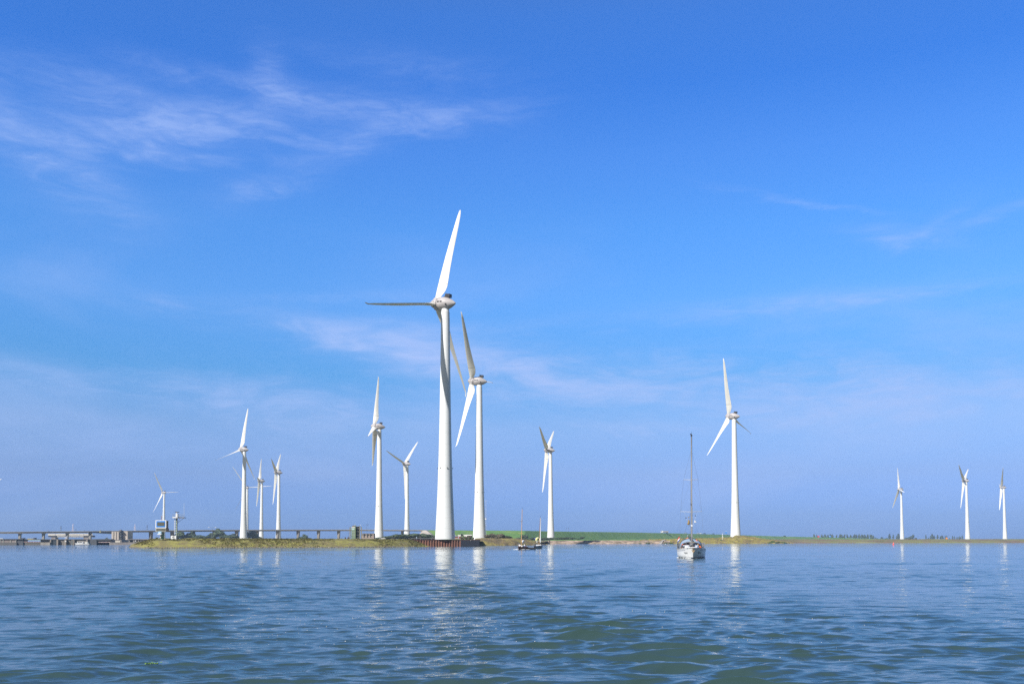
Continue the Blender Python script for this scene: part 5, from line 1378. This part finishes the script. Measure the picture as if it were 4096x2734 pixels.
# ------------------------------------------------------------------ people
def skinned(name, verts, edges, radii, m, parent, root=0):
    me = bpy.data.meshes.new(name); me.from_pydata([tuple(v) for v in verts], edges, []); me.materials.append(m)
    o = bpy.data.objects.new(name, me); C.objects.link(o)
    if parent is not None: o.parent = parent
    md = o.modifiers.new('skin', 'SKIN')
    sv = me.skin_vertices[0].data
    for i, r in enumerate(radii):
        sv[i].radius = (r, r) if not isinstance(r, tuple) else r
        sv[i].use_root = (i == root)
    md.use_smooth_shade = True
    sb = o.modifiers.new('sub', 'SUBSURF'); sb.levels = 1; sb.render_levels = 1
    return o
def person(loc, rz, label, shirt, trousers, sit=True, cap=None, scale=1.0):
    """a seated or standing figure, facing +x, origin at the seat (sitting) or the feet (standing)"""
    if sit:
        hip = Vector((0, 0, .10)); kn = [Vector((.42, s * .12, .12)) for s in (-1, 1)]; ft = [Vector((.46, s * .12, -.34)) for s in (-1, 1)]
    else:
        hip = Vector((0, 0, .92)); kn = [Vector((.04, s * .11, .5)) for s in (-1, 1)]; ft = [Vector((0, s * .12, .06)) for s in (-1, 1)]
    ch = hip + Vector((.02, 0, .36)); nk = hip + Vector((.03, 0, .53)); hd = hip + Vector((.06, 0, .72)); tp = hip + Vector((.05, 0, .80))
    V_ = [hip, hip + Vector((0, 0, .18)), ch, nk, hd, tp]; E_ = [(0, 1), (1, 2), (2, 3), (3, 4), (4, 5)]
    Rr = [(.15, .12), (.13, .11), (.17, .11), .055, .10, .07]
    for s in (-1, 1):
        k0 = len(V_)
        sh = ch + Vector((0, s * .19, .08)); elb = sh + Vector((.10, s * .06, -.27)); wr = elb + Vector((.22, -s * .05, -.02)); hn = wr + Vector((.09, -s * .01, -.01))
        V_ += [sh, elb, wr, hn]; E_ += [(2, k0), (k0, k0 + 1), (k0 + 1, k0 + 2), (k0 + 2, k0 + 3)]; Rr += [.06, .045, .032, .036]
        for q_ in range(4):                        # fingers
            V_.append(hn + Vector((.075 - .012 * abs(q_ - 1.3), s * (.03 - .02 * q_), -.025))); E_.append((k0 + 3, len(V_) - 1)); Rr.append(.009)
        V_.append(hn + Vector((.02, -s * .055, .0))); E_.append((k0 + 3, len(V_) - 1)); Rr.append(.010)
    for i in range(2):
        k0 = len(V_)
        s = (-1, 1)[i]
        V_ += [hip + Vector((0, s * .1, -.04)), kn[i], ft[i], ft[i] + Vector((.16, 0, -.03))]; E_ += [(0, k0), (k0, k0 + 1), (k0 + 1, k0 + 2), (k0 + 2, k0 + 3)]; Rr += [.095, .065, .045, .04]
    t = thing('person', loc, label, 'person', rz=rz)
    t.scale = (scale,) * 3
    skinned('body', V_, E_, Rr, SKIN, t)
    # shirt: torso and upper arms, a little wider than the body
    SV = [hip + Vector((0, 0, -.02)), hip + Vector((0, 0, .18)), ch, ch + Vector((.01, 0, .11))]; SE = [(0, 1), (1, 2), (2, 3)]; SR = [(.165, .135), (.15, .13), (.19, .13), (.10, .09)]
    for s in (-1, 1):
        k0 = len(SV); sh = ch + Vector((0, s * .19, .08)); elb = sh + Vector((.10, s * .06, -.27))
        SV += [sh, elb]; SE += [(2, k0), (k0, k0 + 1)]; SR += [.078, .058]
    skinned('shirt', SV, SE, SR, shirt, t)
    TV = [hip]; TE = []; TR = [(.165, .135)]
    for i in range(2):
        s = (-1, 1)[i]; k0 = len(TV)
        TV += [hip + Vector((0, s * .1, -.04)), kn[i], ft[i] + (kn[i] - ft[i]) * .12]; TE += [(0, k0), (k0, k0 + 1), (k0 + 1, k0 + 2)]; TR += [.11, .08, .06]
    skinned('trousers', TV, TE, TR, trousers, t)
    hr = MB(); hr.ball(hd + Vector((-.015, 0, .035)), .118, 12, (1.0, .9, .95)); hr.build('cap' if cap else 'hair', cap or mat('brown_hair', (.12, .07, .04), .8), t)
    nb = MB(); nb.ball(hd + Vector((.105, 0, -.02)), .02, 6); nb.build('nose', SKIN, t)
    for s in (-1, 1):
        e_ = MB(); e_.ball(hd + Vector((.095, s * .035, .01)), .012, 6); e_.build('eye', DARK, t)
    mo = MB(); mo.box(hd + Vector((.094, 0, -.06)), (.012, .045, .010)); mo.build('mouth', mat('lips', (.35, .10, .09), .6), t)
    return t

# ------------------------------------------------------------------ the white yacht
Yy = 106.0
yx = W(2768, 2232, Yy).x
BOWDIR = R_(-98.0)       # bow towards the viewer, turned a little to the right
L_, B_, D_ = 10.2, 3.25, 1.0
BZ = 0.0
yt = thing('sailing_yacht', (W(2765.5, 2232, Yy + 5).x, Yy + 5.0, BZ), 'white sailing yacht coming head on with bare mast and dark sprayhood', 'sailing yacht', rz=BOWDIR)
hb, dk_, rails, hv, mm = hull_mesh(L_, B_, D_, .10, draft=.45, n=26, fine=2.0, transom=.72, flare=.90)
hull = hb.build('hull', HULLW, yt)
dko = dk_.build('deck', OFFW, yt)
def strip_on_hull(g0, g1, f0, f1, off, name, m, side):
    """band following the hull side between height fractions g0..g1"""
    mb = MB(); n = 26; vs = []
    for i in range(n + 1):
        f = i / n
        if f < f0 or f > f1: continue
        base = i * mm
        def at(g):
            j = min(int(g * (mm - 1)), mm - 2); r = g * (mm - 1) - j
            a = Vector(hv[base + j]); b = Vector(hv[base + j + 1])
            p = a + (b - a) * r
            p.y = (p.y + off) * side
            return p
        vs += [at(g0), at(g1)]
    mb.add(vs, [(2 * i, 2 * i + 1, 2 * i + 3, 2 * i + 2) for i in range(len(vs) // 2 - 1)])
    return mb.build(name, m, hull)
NAVYS = mat('dark_blue_stripe', (.03, .05, .10), .5)
for side in (1, -1):
    strip_on_hull(.835, .862, .12, .86, .012, 'stripe', NAVYS, side)
    strip_on_hull(.965, 1.0, 0, 1.0, .02, 'toe_rail', mat('teak_grey', (.25, .22, .17), .7), side)
    strip_on_hull(.28, .355, 0, 1.0, .012, 'boot_stripe', NAVYS, side)
# name on both bows
def hull_name(side):
    cu = bpy.data.curves.new('name', 'FONT'); cu.body = 'Pegasus'; cu.size = .26; cu.align_x = 'CENTER'; cu.align_y = 'CENTER'; cu.extrude = .004; cu.shear = .3
    tmp = bpy.data.objects.new('tmp_name', cu); C.objects.link(tmp)
    dg_ = bpy.context.evaluated_depsgraph_get()
    me = bpy.data.meshes.new_from_object(tmp.evaluated_get(dg_)); bpy.data.objects.remove(tmp)
    me.materials.clear(); me.materials.append(mat('name_grey', (.22, .23, .24), .5))
    o = bpy.data.objects.new('boat_name', me); C.objects.link(o); o.parent = hull
    # sits on the hull side between x and x+1.6
    def hp(f, g):
        i = f * 26; i0 = int(i); r = i - i0
        def at(ii):
            base = ii * mm; j = min(int(g * (mm - 1)), mm - 2); q = g * (mm - 1) - j
            a = Vector(hv[base + j]); b = Vector(hv[base + j + 1]); return a + (b - a) * q
        p = at(i0) * (1 - r) + at(i0 + 1) * r
        p.y *= side
        return p
    a, b, c = hp(.79, .70), hp(.93, .70), hp(.86, .80)
    ex = (b - a).normalized() * (-1 if side > 0 else 1)
    # text must read left to right seen from outside
    up = (c - (a + b) / 2); up = (up - ex * up.dot(ex)).normalized()
    nrm = ex.cross(up)
    M4 = Matrix((ex, up, nrm)).transposed().to_4x4()
    M4.translation = hp(.86, .70) + nrm * .05
    o.matrix_local = M4
hull_name(1); hull_name(-1)
# cabin trunk
m_ = MB()
ct = [(-1.6, 1.02, .0), (1.6, .80, .0), (3.1, .42, 0)]
tops = [(-1.6, .88, .42), (1.5, .66, .36), (2.9, .34, .10)]
vs = []
for (x, y, z), (x2, y2, z2) in zip(ct, tops):
    vs += [(x, -y, D_ + z), (x2, -y2, D_ + z2), (x2, y2, D_ + z2), (x, y, D_ + z)]
m_.add(vs, [(0, 1, 2, 3), (0, 4, 5, 1), (1, 5, 6, 2), (2, 6, 7, 3), (4, 8, 9, 5), (5, 9, 10, 6), (6, 10, 11, 7), (8, 9, 10, 11)])
cabn = m_.build('cabin', HULLW, yt)
m_ = MB()
for s in (-1, 1): m_.prism([(-1.2, s * .99, D_ + .12), (1.2, s * .80, D_ + .12), (1.1, s * .74, D_ + .27), (-1.2, s * .93, D_ + .29)], (0, s * .015, 0))
m_.build('window', BLACKG, cabn)
m_ = MB(); m_.box((2.0, 0, D_ + .36), (.6, .6, .08)); m_.build('hatch', BLACKG, cabn)
# sprayhood: dark bow with pale window panel
m_ = MB(); hoop = []
for k in range(17):
    a = PI * k / 16
    hoop.append((-1.9, -1.22 * math.cos(a), D_ + .10 + 1.02 * math.sin(a) ** .7))
for k in range(16): m_.tube(hoop[k], hoop[k + 1], .055, .055, 6)
hood = m_.build('sprayhood', mat('dark_canvas', (.025, .03, .045), .8), yt)
m_ = MB(); h2 = [(-1.15, y * .88, D_ + .2 + (z - D_ - .1) * .55) for x, y, z in hoop]
m_.add(hoop + h2, [(k, k + 1, 18 + k, 17 + k) for k in range(16)])
m_.build('clear_panel', mat('vinyl_window', (.30, .38, .48), .15), hood)
m_ = MB(); h3 = [(-2.9, y * .96, z + .02) for x, y, z in hoop]
m_.add(hoop + h3, [(k, k + 1, 18 + k, 17 + k) for k in range(3, 13)]); m_.build('canvas_top', mat('dark_canvas', (.025, .03, .045)), hood)
# cockpit coamings
m_ = MB(); m_.box((-3.3, 1.05, D_ + .14), (3.0, .22, .3)); m_.box((-3.3, -1.05, D_ + .14), (3.0, .22, .3)); m_.box((-4.7, 0, D_ + .1), (.3, 2.1, .25)); m_.build('coaming', HULLW, yt)
# mast
mz = W(2769.6, 2164, Yy + 4).z
MX = 0.9
mast_h = 13.42
m_ = MB(); n = 16
for k in range(1):
    m_.tube((MX, 0, D_ + .3), (MX, 0.12, mast_h), .095, .07, 14)
mast = m_.build('mast', mat('anodised_alloy', (.36, .34, .33), .35, metal=.6), yt)
m_ = MB(); m_.tube((MX + 1.2, 0, D_ + 1.3), (MX + .16, .1, mast_h - 1.0), .022, .02, 6)
m_.build('halyard', mat('rope_grey', (.4, .4, .42), .7), mast)
for z, hw, nm in ((W(2769, 2045.6, Yy + 4).z, 1.16, 'lower'), (W(2766, 1917.6, Yy + 4).z, .78, 'upper')):
    m_ = MB(); m_.tube((MX, 0, z), (MX - .1, hw, z + .04), .03, .022, 6); m_.tube((MX, 0, z), (MX - .1, -hw, z + .04), .03, .022, 6); m_.build('spreader', mat('alloy_light', (.7, .7, .7), .3, metal=.4), mast)
z1, z2 = W(2769, 2045.6, Yy + 4).z + .04, W(2766, 1917.6, Yy + 4).z + .04
RIG = mat('steel_wire', (.22, .23, .25), .4, metal=.3)
for s in (-1, 1):
    m_ = MB(); m_.tube((MX - .2, s * 1.32, D_ + .05), (MX - .1, s * 1.16, z1), .007, .007, 4); m_.tube((MX - .1, s * 1.16, z1), (MX - .1, s * .78, z2), .007, .007, 4); m_.tube((MX - .1, s * .78, z2), (MX, .1, mast_h - 1.4), .007, .007, 4)
    m_.tube((MX - .4, s * 1.25, D_ + .05), (MX, 0, z1), .006, .006, 4); m_.tube((MX, 0, z2), (MX - .1, s * 1.16, z1), .005, .005, 4)
    m_.build('shroud', RIG, mast)
m_ = MB(); m_.tube((4.75, 0, D_ + .25), (MX + .1, .1, mast_h - 1.2), .014, .014, 5); m_.build('forestay', RIG, mast)
m_ = MB(); m_.tube((4.7, 0, D_ + .25), (4.62, 0, D_ + .45), .09, .09, 10); m_.build('furling_drum', DARK, mast)
m_ = MB(); m_.tube((-5.0, 0, D_ + .2), (MX, .12, mast_h), .006, .006, 4); m_.build('backstay', RIG, mast)
m_ = MB(); m_.box((MX, .12, mast_h + .12), (.3, .18, .16)); m_.tube((MX, .12, mast_h + .1), (MX, .12, mast_h + .5), .015, .012, 5); m_.tube((MX - .25, .12, mast_h + .42), (MX + .25, .12, mast_h + .42), .015, .015, 5); m_.ball((MX + .1, .05, mast_h + .25), .08, 8); m_.build('masthead_instruments', DARK, mast)
for z in (D_ + 2.55, D_ + 4.9): 
    m_ = MB(); m_.box((MX + .13, 0.03, z), (.12, .16, .22)); m_.build('mast_lamp', WHITE if z < 4 else DARK, mast)
# folded kite-like cover hanging left of the mast
m_ = MB(); m_.ball((MX + .2, -.28, D_ + 2.9), .12, 8, (1, 1, 2.6)); m_.ball((MX + .2, -.34, D_ + 2.75), .09, 8, (1, 1.6, 1)); m_.ball((MX + .2, -.28, D_ + 3.45), .07, 8); m_.build('rolled_bundle', mat('tan_canvas', (.30, .21, .09), .8), mast)
m_ = MB(); m_.tube((MX - .05, -.75, z1 - .1), (MX, -.1, D_ + 2.0), .006, .006, 4); m_.tube((MX - .05, .62, z1 - .1), (MX, .1, D_ + 2.2), .006, .006, 4); m_.build('flag_halyard', WHITE, mast)
def pennant(y, z, sz, m, nm):
    m_ = MB(); k = 5; vs = []
    for i in range(k + 1):
        f = i / k; vs += [(MX - .05 + .04 * math.sin(f * 5), y + sz * .7 * f, z + sz * (.45 - .25 * f) - .12 * f), (MX - .05 + .04 * math.sin(f * 5), y + sz * .7 * f, z - sz * .45 + .05 * f)]
    m_.add(vs, [(2 * i, 2 * i + 1, 2 * i + 3, 2 * i + 2) for i in range(k)]); m_.add([(a + .012, b, c) for a, b, c in vs], [(2 * i, 2 * i + 2, 2 * i + 3, 2 * i + 1) for i in range(k)])
    return m_.build(nm, m, mast)
pennant(-.62, z1 - .7, .22, DARK, 'flag'); pennant(.42, z1 - .45, .2, NAVYS, 'flag'); pennant(.36, z1 - 1.1, .30, WHITE, 'flag')
# boom with stowed sail
m_ = MB(); m_.tube((MX - .1, 0, D_ + .85), (-3.3, 0, D_ + 1.12), .07, .06, 8); m_.build('boom', mat('anodised_alloy', (.5, .48, .48)), yt)
m_ = MB(); m_.lathe([(0, .05), (.3, .16), (2.0, .15), (3.6, .10), (3.8, .03)], (MX - .2, 0, D_ + .98), (-1, 0, .07), 12); m_.build('sail_cover', mat('navy_cover', (.04, .05, .09), .8), yt)
# pulpit, stanchions, side cloths
m_ = MB()
pl = [(4.0, .62, D_), (4.7, .26, D_ + .62), (5.02, 0, D_ + .66), (4.7, -.26, D_ + .62), (4.0, -.62, D_)]
for k in range(4): m_.tube(pl[k], pl[k + 1], .016, .016, 6)
m_.tube((4.75, .2, D_), (4.72, .25, D_ + .62), .014, .014, 5); m_.tube((4.75, -.2, D_), (4.72, -.25, D_ + .62), .014, .014, 5)
m_.build('pulpit', mat('stainless', (.6, .62, .64), .2, metal=.8), yt)
for s in (-1, 1):
    prevp = None
    for x, y in ((2.9, 1.0), (1.2, 1.38), (-.6, 1.52), (-2.3, 1.46), (-3.9, 1.30), (-4.95, 1.16)):
        m_ = MB(); m_.tube((x, s * y, D_), (x, s * (y + .03), D_ + .62), .014, .012, 6); m_.build('stanchion', mat('stainless', (.6, .62, .64)), yt)
    m_ = MB()
    pp = [(4.0, .66), (2.9, 1.03), (1.2, 1.41), (-.6, 1.55), (-2.3, 1.49), (-3.9, 1.33), (-4.95, 1.19)]
    for k in range(6):
        for hz in (.6, .32): m_.tube((pp[k][0], s * pp[k][1], D_ + hz), (pp[k + 1][0], s * pp[k + 1][1], D_ + hz), .008, .008, 4)
    m_.build('lifeline', mat('stainless', (.6, .62, .64)), yt)
    m_ = MB(); m_.prism([(-2.4, s * 1.49, D_ + .06), (-2.4, s * 1.50, D_ + .60), (-4.7, s * 1.24, D_ + .60), (-4.7, s * 1.23, D_ + .06)], (0, s * .02, 0)); m_.build('side_cloth', mat('grey_cloth', (.30, .30, .29), .85), yt)
m_ = MB(); m_.tube((-5.0, 1.1, D_ + .6), (-5.05, 0, D_ + .66), .016, .016, 6); m_.tube((-5.05, 0, D_ + .66), (-5.0, -1.1, D_ + .6), .016, .016, 6); m_.build('pushpit', mat('stainless', (.6, .62, .64)), yt)
# anchor over the bow
m_ = MB(); m_.box((5.12, 0, D_ + .02), (.5, .16, .07), Matrix.Rotation(.35, 3, 'Y')); m_.prism([(5.25, -.2, D_ - .12), (5.25, .2, D_ - .12), (5.38, 0, D_ - .42)], (.06, 0, 0)); m_.tube((4.8, 0, D_ + .1), (5.3, 0, D_ - .15), .03, .03, 6); m_.build('anchor', mat('bronze_steel', (.22, .16, .09), .5, metal=.4), yt)
m_ = MB(); m_.tube((-1.85, -.80, D_ + .5), (-1.7, -1.0, D_ + .1), .07, .09, 10); m_.build('orange_lifebelt', ORANGE, yt)
m_ = MB(); m_.tube((-1.75, .62, D_ + .98), (-1.45, 1.16, D_ + .12), .07, .10, 10); m_.build('orange_lifebelt', ORANGE, yt)
# horseshoe buoy and ensign on the left
m_ = MB(); m_.tube((-4.8, 1.0, D_ + .2), (-4.85, 1.06, D_ + .75), .10, .09, 10); m_.build('yellow_float', YEL, yt)
m_ = MB(); m_.tube((-4.9, -1.02, D_), (-5.0, -1.1, D_ + 1.5), .015, .012, 6); fp = m_.build('flag_pole', WOOD, yt)
for k, (m, nm) in enumerate(((RED, 'flag_red'), (WHITE, 'flag_white'), (mat('flag_blue_cloth', (.04, .07, .35), .8), 'flag_blue'))):
    m_ = MB(); z = D_ + 1.45 - k * .17; vs = []
    for i in range(5):
        f = i / 4; vs += [(-5.0 + .06 * math.sin(f * 6), -1.09 - .30 * f, z - .35 * f), (-5.0 + .06 * math.sin(f * 6), -1.09 - .30 * f, z - .17 - .35 * f)]
    m_.add(vs, [(2 * i, 2 * i + 1, 2 * i + 3, 2 * i + 2) for i in range(4)]); m_.add([(a + .01, b, c) for a, b, c in vs], [(2 * i, 2 * i + 2, 2 * i + 3, 2 * i + 1) for i in range(4)]); m_.build(nm, m, fp)
MY = Matrix.Translation(yt.location) @ Matrix.Rotation(BOWDIR, 4, 'Z')
def onboard(x, y, z): return MY @ Vector((x, y, z))
LB = mat('pale_blue_shirt', (.45, .55, .72), .8); TR = mat('dark_trousers', (.05, .055, .08), .8)
person(onboard(-3.5, -.25, D_ - .25), BOWDIR, 'person standing at the helm behind the dark sprayhood, grey blue cap and orange top', ORANGE, TR, sit=False, cap=mat('grey_blue_cap', (.22, .32, .42), .8), scale=1.0)
person(onboard(-2.5, -.78, D_ + .05), BOWDIR, 'person in an orange life jacket seated left in the yacht cockpit', ORANGE, TR)
person(onboard(-2.7, .55, D_ + .05), BOWDIR, 'person in a pale blue shirt seated right in the yacht cockpit', LB, TR)
fm = MB(); rnd = random.Random(9)
for i in range(60):
    f = rnd.random(); s = rnd.choice((-1, 1))
    p = onboard(4.3 - f * 4.5, s * (.15 + 1.25 * f ** .8) + rnd.uniform(-.05, .12) * s, .03)
    a = rnd.uniform(0, 3); r = rnd.uniform(.05, .16)
    fm.ball((p.x, p.y, .03), r, 6, (1.6, .8, .25))
tag(fm.build('bow_foam', FOAM), 'white foam at the bow waterline of the white yacht', kind='stuff')

# ------------------------------------------------------------------ two small sailing boats
def small_boat(px, wl_py, L, B, D, head, mast_top, mast_px_top, hullm, mastm, label, deckm):
    Y = FPX * 1.9 / (wl_py - YH(px))
    p = XZ(px, 0, Y)
    t = thing('sailing_boat', p, label, 'sailing boat', rz=R_(head))
    hb, dk2, _, _, _ = hull_mesh(L, B, D, .12, draft=.25, n=16, fine=2.0, transom=.6, flare=.72)
    hb.build('hull', hullm, t); dk2.build('deck', deckm, t)
    m_ = MB(); m_.prism([(-L * .12, -B * .27, D), (-L * .12, B * .27, D), (-L * .12, B * .22, D + .34), (-L * .12, -B * .22, D + .34)], (L * .30, 0, -.02)); m_.build('cabin', WHITE, t)
    mh = (W(px, mast_top, Y).z)
    lean = (mast_px_top - px) * MPP(Y)
    ld = Matrix.Rotation(-R_(head), 3, 'Z') @ Vector((lean, 0, 0))
    m_ = MB(); m_.tube((L * .12, 0, D), (L * .12 + ld.x, ld.y, mh), .085, .055, 10); mast = m_.build('mast', mastm, t)
    m_ = MB(); m_.tube((L * .12 + ld.x, ld.y, mh), (L * .12 + ld.x, ld.y, mh + .4), .02, .02, 5); m_.ball((L * .12 + ld.x, ld.y, mh + .35), .06, 6); m_.build('masthead_light', DARK, mast)
    return t, Y, mh, ld
MASTW = mat('pale_wood_mast', (.62, .38, .16), .4, scale=3)
ta, Ya, mha, lda = small_boat(2089, 2196, 4.9, 1.65, .55, -112, 2036, 2093, mat('mahogany_hull', (.20, .07, .03), .3, scale=3, col2=(.13, .045, .02)), MASTW, 'small varnished wooden sailing boat with a tall pale mast, towing a dinghy', WOOD)
for z, hw in ((W(2090, 2083, Ya).z, .35), (W(2088, 2131, Ya).z, .6)):
    m_ = MB(); m_.tube((.8, -hw, z), (.8, hw, z), .025, .025, 5); m_.build('spreader', DARK if z > 6 else MASTW, ta)
m_ = MB(); m_.ball((-.6, 0, 1.85), .32, 8, (1.8, .8, .7)); m_.ball((-.1, .1, 1.6), .22, 8, (1.2, .8, 1.2)); m_.build('stowed_sail', mat('sail_white', (.75, .77, .82), .7), ta)
m_ = MB(); m_.tube((.75, 0, 1.5), (-2.1, 0, 1.7), .06, .05, 8); m_.build('boom', MASTW, ta)
m_ = MB(); m_.tube((-.7, -.9, .5), (-.7, -.95, 1.25), .03, .03, 6); m_.tube((2.7, .1, .7), (2.7, .1, 1.35), .03, .03, 6); m_.build('stanchions', mat('pale_cyan', (.5, .72, .72)), ta)
m_ = MB(); m_.ball((1.6, .1, .85), .3, 8, (1, 1, .8)); m_.build('white_fender', WHITE, ta)
m_ = MB(); m_.ball((.9, -.35, .95), .17, 8); m_.build('red_buoy', mat('pale_red', (.7, .2, .15), .6), ta)
MA = Matrix.Translation(ta.location) @ Matrix.Rotation(ta.rotation_euler.z, 4, 'Z')
person(MA @ Vector((-1.5, .1, .5)), R_(-112), 'person in a white shirt seated at the stern of the wooden sailing boat', WHITE, mat('red_trousers', (.4, .06, .05), .8), cap=mat('white_cap', (.7, .68, .7), .8))
dg = thing('dinghy', XZ(2118.5, 0, Ya + 2.2), 'small dark rubber dinghy with an outboard towed behind the wooden boat', 'dinghy', rz=R_(-150))
m_ = MB()
for s in (-1, 1):
    m_.tube((-1.2, s * .5, .2), (.7, s * .5, .22), .19, .19, 12); m_.tube((.7, s * .5, .22), (1.25, 0, .34), .19, .17, 12); m_.ball((.7, s * .5, .22), .19, 10)
m_.build('tube', mat('dinghy_grey', (.06, .055, .05), .6), dg)
m_ = MB(); m_.box((-.2, 0, .12), (2.0, .8, .06)); m_.build('floor', mat('dinghy_floor', (.25, .22, .2), .7), dg)
m_ = MB(); m_.box((-1.35, 0, .55), (.3, .28, .38)); m_.tube((-1.38, 0, .4), (-1.42, 0, -.2), .06, .05, 8); m_.build('outboard', DARK, dg)
m_ = MB(); m_.box((.2, 0, .42), (.22, .9, .06)); m_.build('seat', OFFW, dg)
fm = MB()
for i in range(40):
    p = MA @ Vector((2.8 - rnd.random() * 5.2, rnd.choice((-1, 1)) * rnd.uniform(.5, 1.1), .03)); fm.ball((p.x, p.y, .02), rnd.uniform(.08, .2), 6, (1.8, .8, .25))
for i in range(14):
    p = W(2072 - rnd.random() * 7, 2196.4, Ya - 1); fm.ball((p.x, p.y, .03), rnd.uniform(.1, .22), 6, (2, .8, .4))
tag(fm.build('wake_foam', FOAM), 'white foam along the hull of the small wooden sailing boat', kind='stuff')
tb, Yb2, mhb, ldb = small_boat(2154, 2192, 6.0, 2.1, .62, -84, 2069, 2160, NAVY, mat('brown_wood_mast', (.33, .17, .06), .4, scale=3), 'small dark blue sailing boat with a furled white sail beside its brown mast', WHITE)
ldl = ldb
m_ = MB(); m_.tube((1.05, .32, 1.5), (.85 + ldl.x, .12 + ldl.y, mhb - .1), .13, .05, 10); m_.build('furled_sail', mat('sail_white', (.75, .77, .82)), tb)
m_ = MB(); m_.ball((-.3, -.45, 2.2), .42, 8, (1.2, .8, 1.2)); m_.ball((-.4, .42, 2.15), .36, 8, (1.2, .8, 1.3)); m_.ball((-.2, -.15, 2.6), .3, 8, (1, 1.2, .7)); m_.build('folded_yellow_sail', mat('yellow_sail', (.62, .58, .10), .8, scale=3, col2=(.75, .75, .6)), tb)
m_ = MB(); m_.ball((-.6, -.75, 2.45), .22, 8, (1, 1.5, .7)); m_.build('purple_flag', mat('purple_cloth', (.10, .08, .35), .8), tb)
m_ = MB(); m_.tube((-.1, -.35, 1.5), (-.1, -.4, 2.0), .12, .14, 8); m_.build('white_bag', WHITE, tb)
m_ = MB()
for s in (-1, 1):
    m_.tube((-2.5, s * .75, .6), (-2.6, s * .95, 1.3), .03, .03, 5); m_.tube((2.2, s * .5, .65), (2.3, s * .6, 1.3), .02, .02, 5)
m_.build('stanchions', STEEL, tb)

# weed on the wave crest in the foreground
def water_z(x, y):
    return float(WP[np.argmin((WP[:, 0] - x) ** 2 + (WP[:, 1] - y) ** 2), 2])
m_ = MB(); rnd = random.Random(3); c = XZ(616, 0, 15.35)
for i in range(220):
    p = Vector((c.x + rnd.gauss(0, .045), c.y + rnd.gauss(0, .03), 0))
    p.z = water_z(p.x, p.y) + rnd.uniform(-.012, .022)
    a = rnd.uniform(0, 6.28); d = Vector((math.cos(a), math.sin(a), rnd.uniform(-.1, .5))) * rnd.uniform(.02, .05); q_ = Vector((-d.y, d.x, 0)) * .35
    m_.add([p - q_, p + q_, p + d + q_ * .4, p + d - q_ * .4], [(0, 1, 2, 3)])
tag(m_.build('seaweed', mat('weed_green', (.10, .38, .03), .5, scale=20, col2=(.30, .33, .05))), 'bright green clump of weed floating on a wave in the left foreground', 'seaweed')

# floating bits, and white dots added to imitate glitter on the near water
m_ = MB(); rnd = random.Random(21)
for i in range(520):
    k = rnd.random()
    if k < .45: px, Y = rnd.gauss(1850, 110), rnd.uniform(17, 25)
    elif k < .75: px, Y = rnd.gauss(1250, 330), rnd.uniform(18, 28)
    else: px, Y = rnd.uniform(2000, 3700), rnd.uniform(16, 34)
    p = XZ(px, 0, Y); r = rnd.uniform(.0035, .0085)
    m_.ball((p.x, p.y, water_z(p.x, p.y) + .004), r, 6, (1.5, 1, .5))
tag(m_.build('foam_and_glints', FOAM), 'tiny white floating bits and added glitter specks on the near water', kind='stuff')

# ------------------------------------------------------------------ haze
hz = MB(); hz.bb(-3600, 3600, -40, 5600, -3, 150)
hm = bpy.data.materials.new('haze'); hm.use_nodes = True
ht = hm.node_tree; ht.nodes.clear()
ho = ht.nodes.new('ShaderNodeOutputMaterial'); hv_ = ht.nodes.new('ShaderNodeVolumePrincipled')
hv_.inputs['Color'].default_value = (0.50, 0.70, 1.0, 1); hv_.inputs['Density'].default_value = 0.00016; hv_.inputs['Anisotropy'].default_value = 0.0
ht.links.new(hv_.outputs[0], ho.inputs['Volume'])
hzo = hz.build('haze', hm)
tag(hzo, kind='stuff')
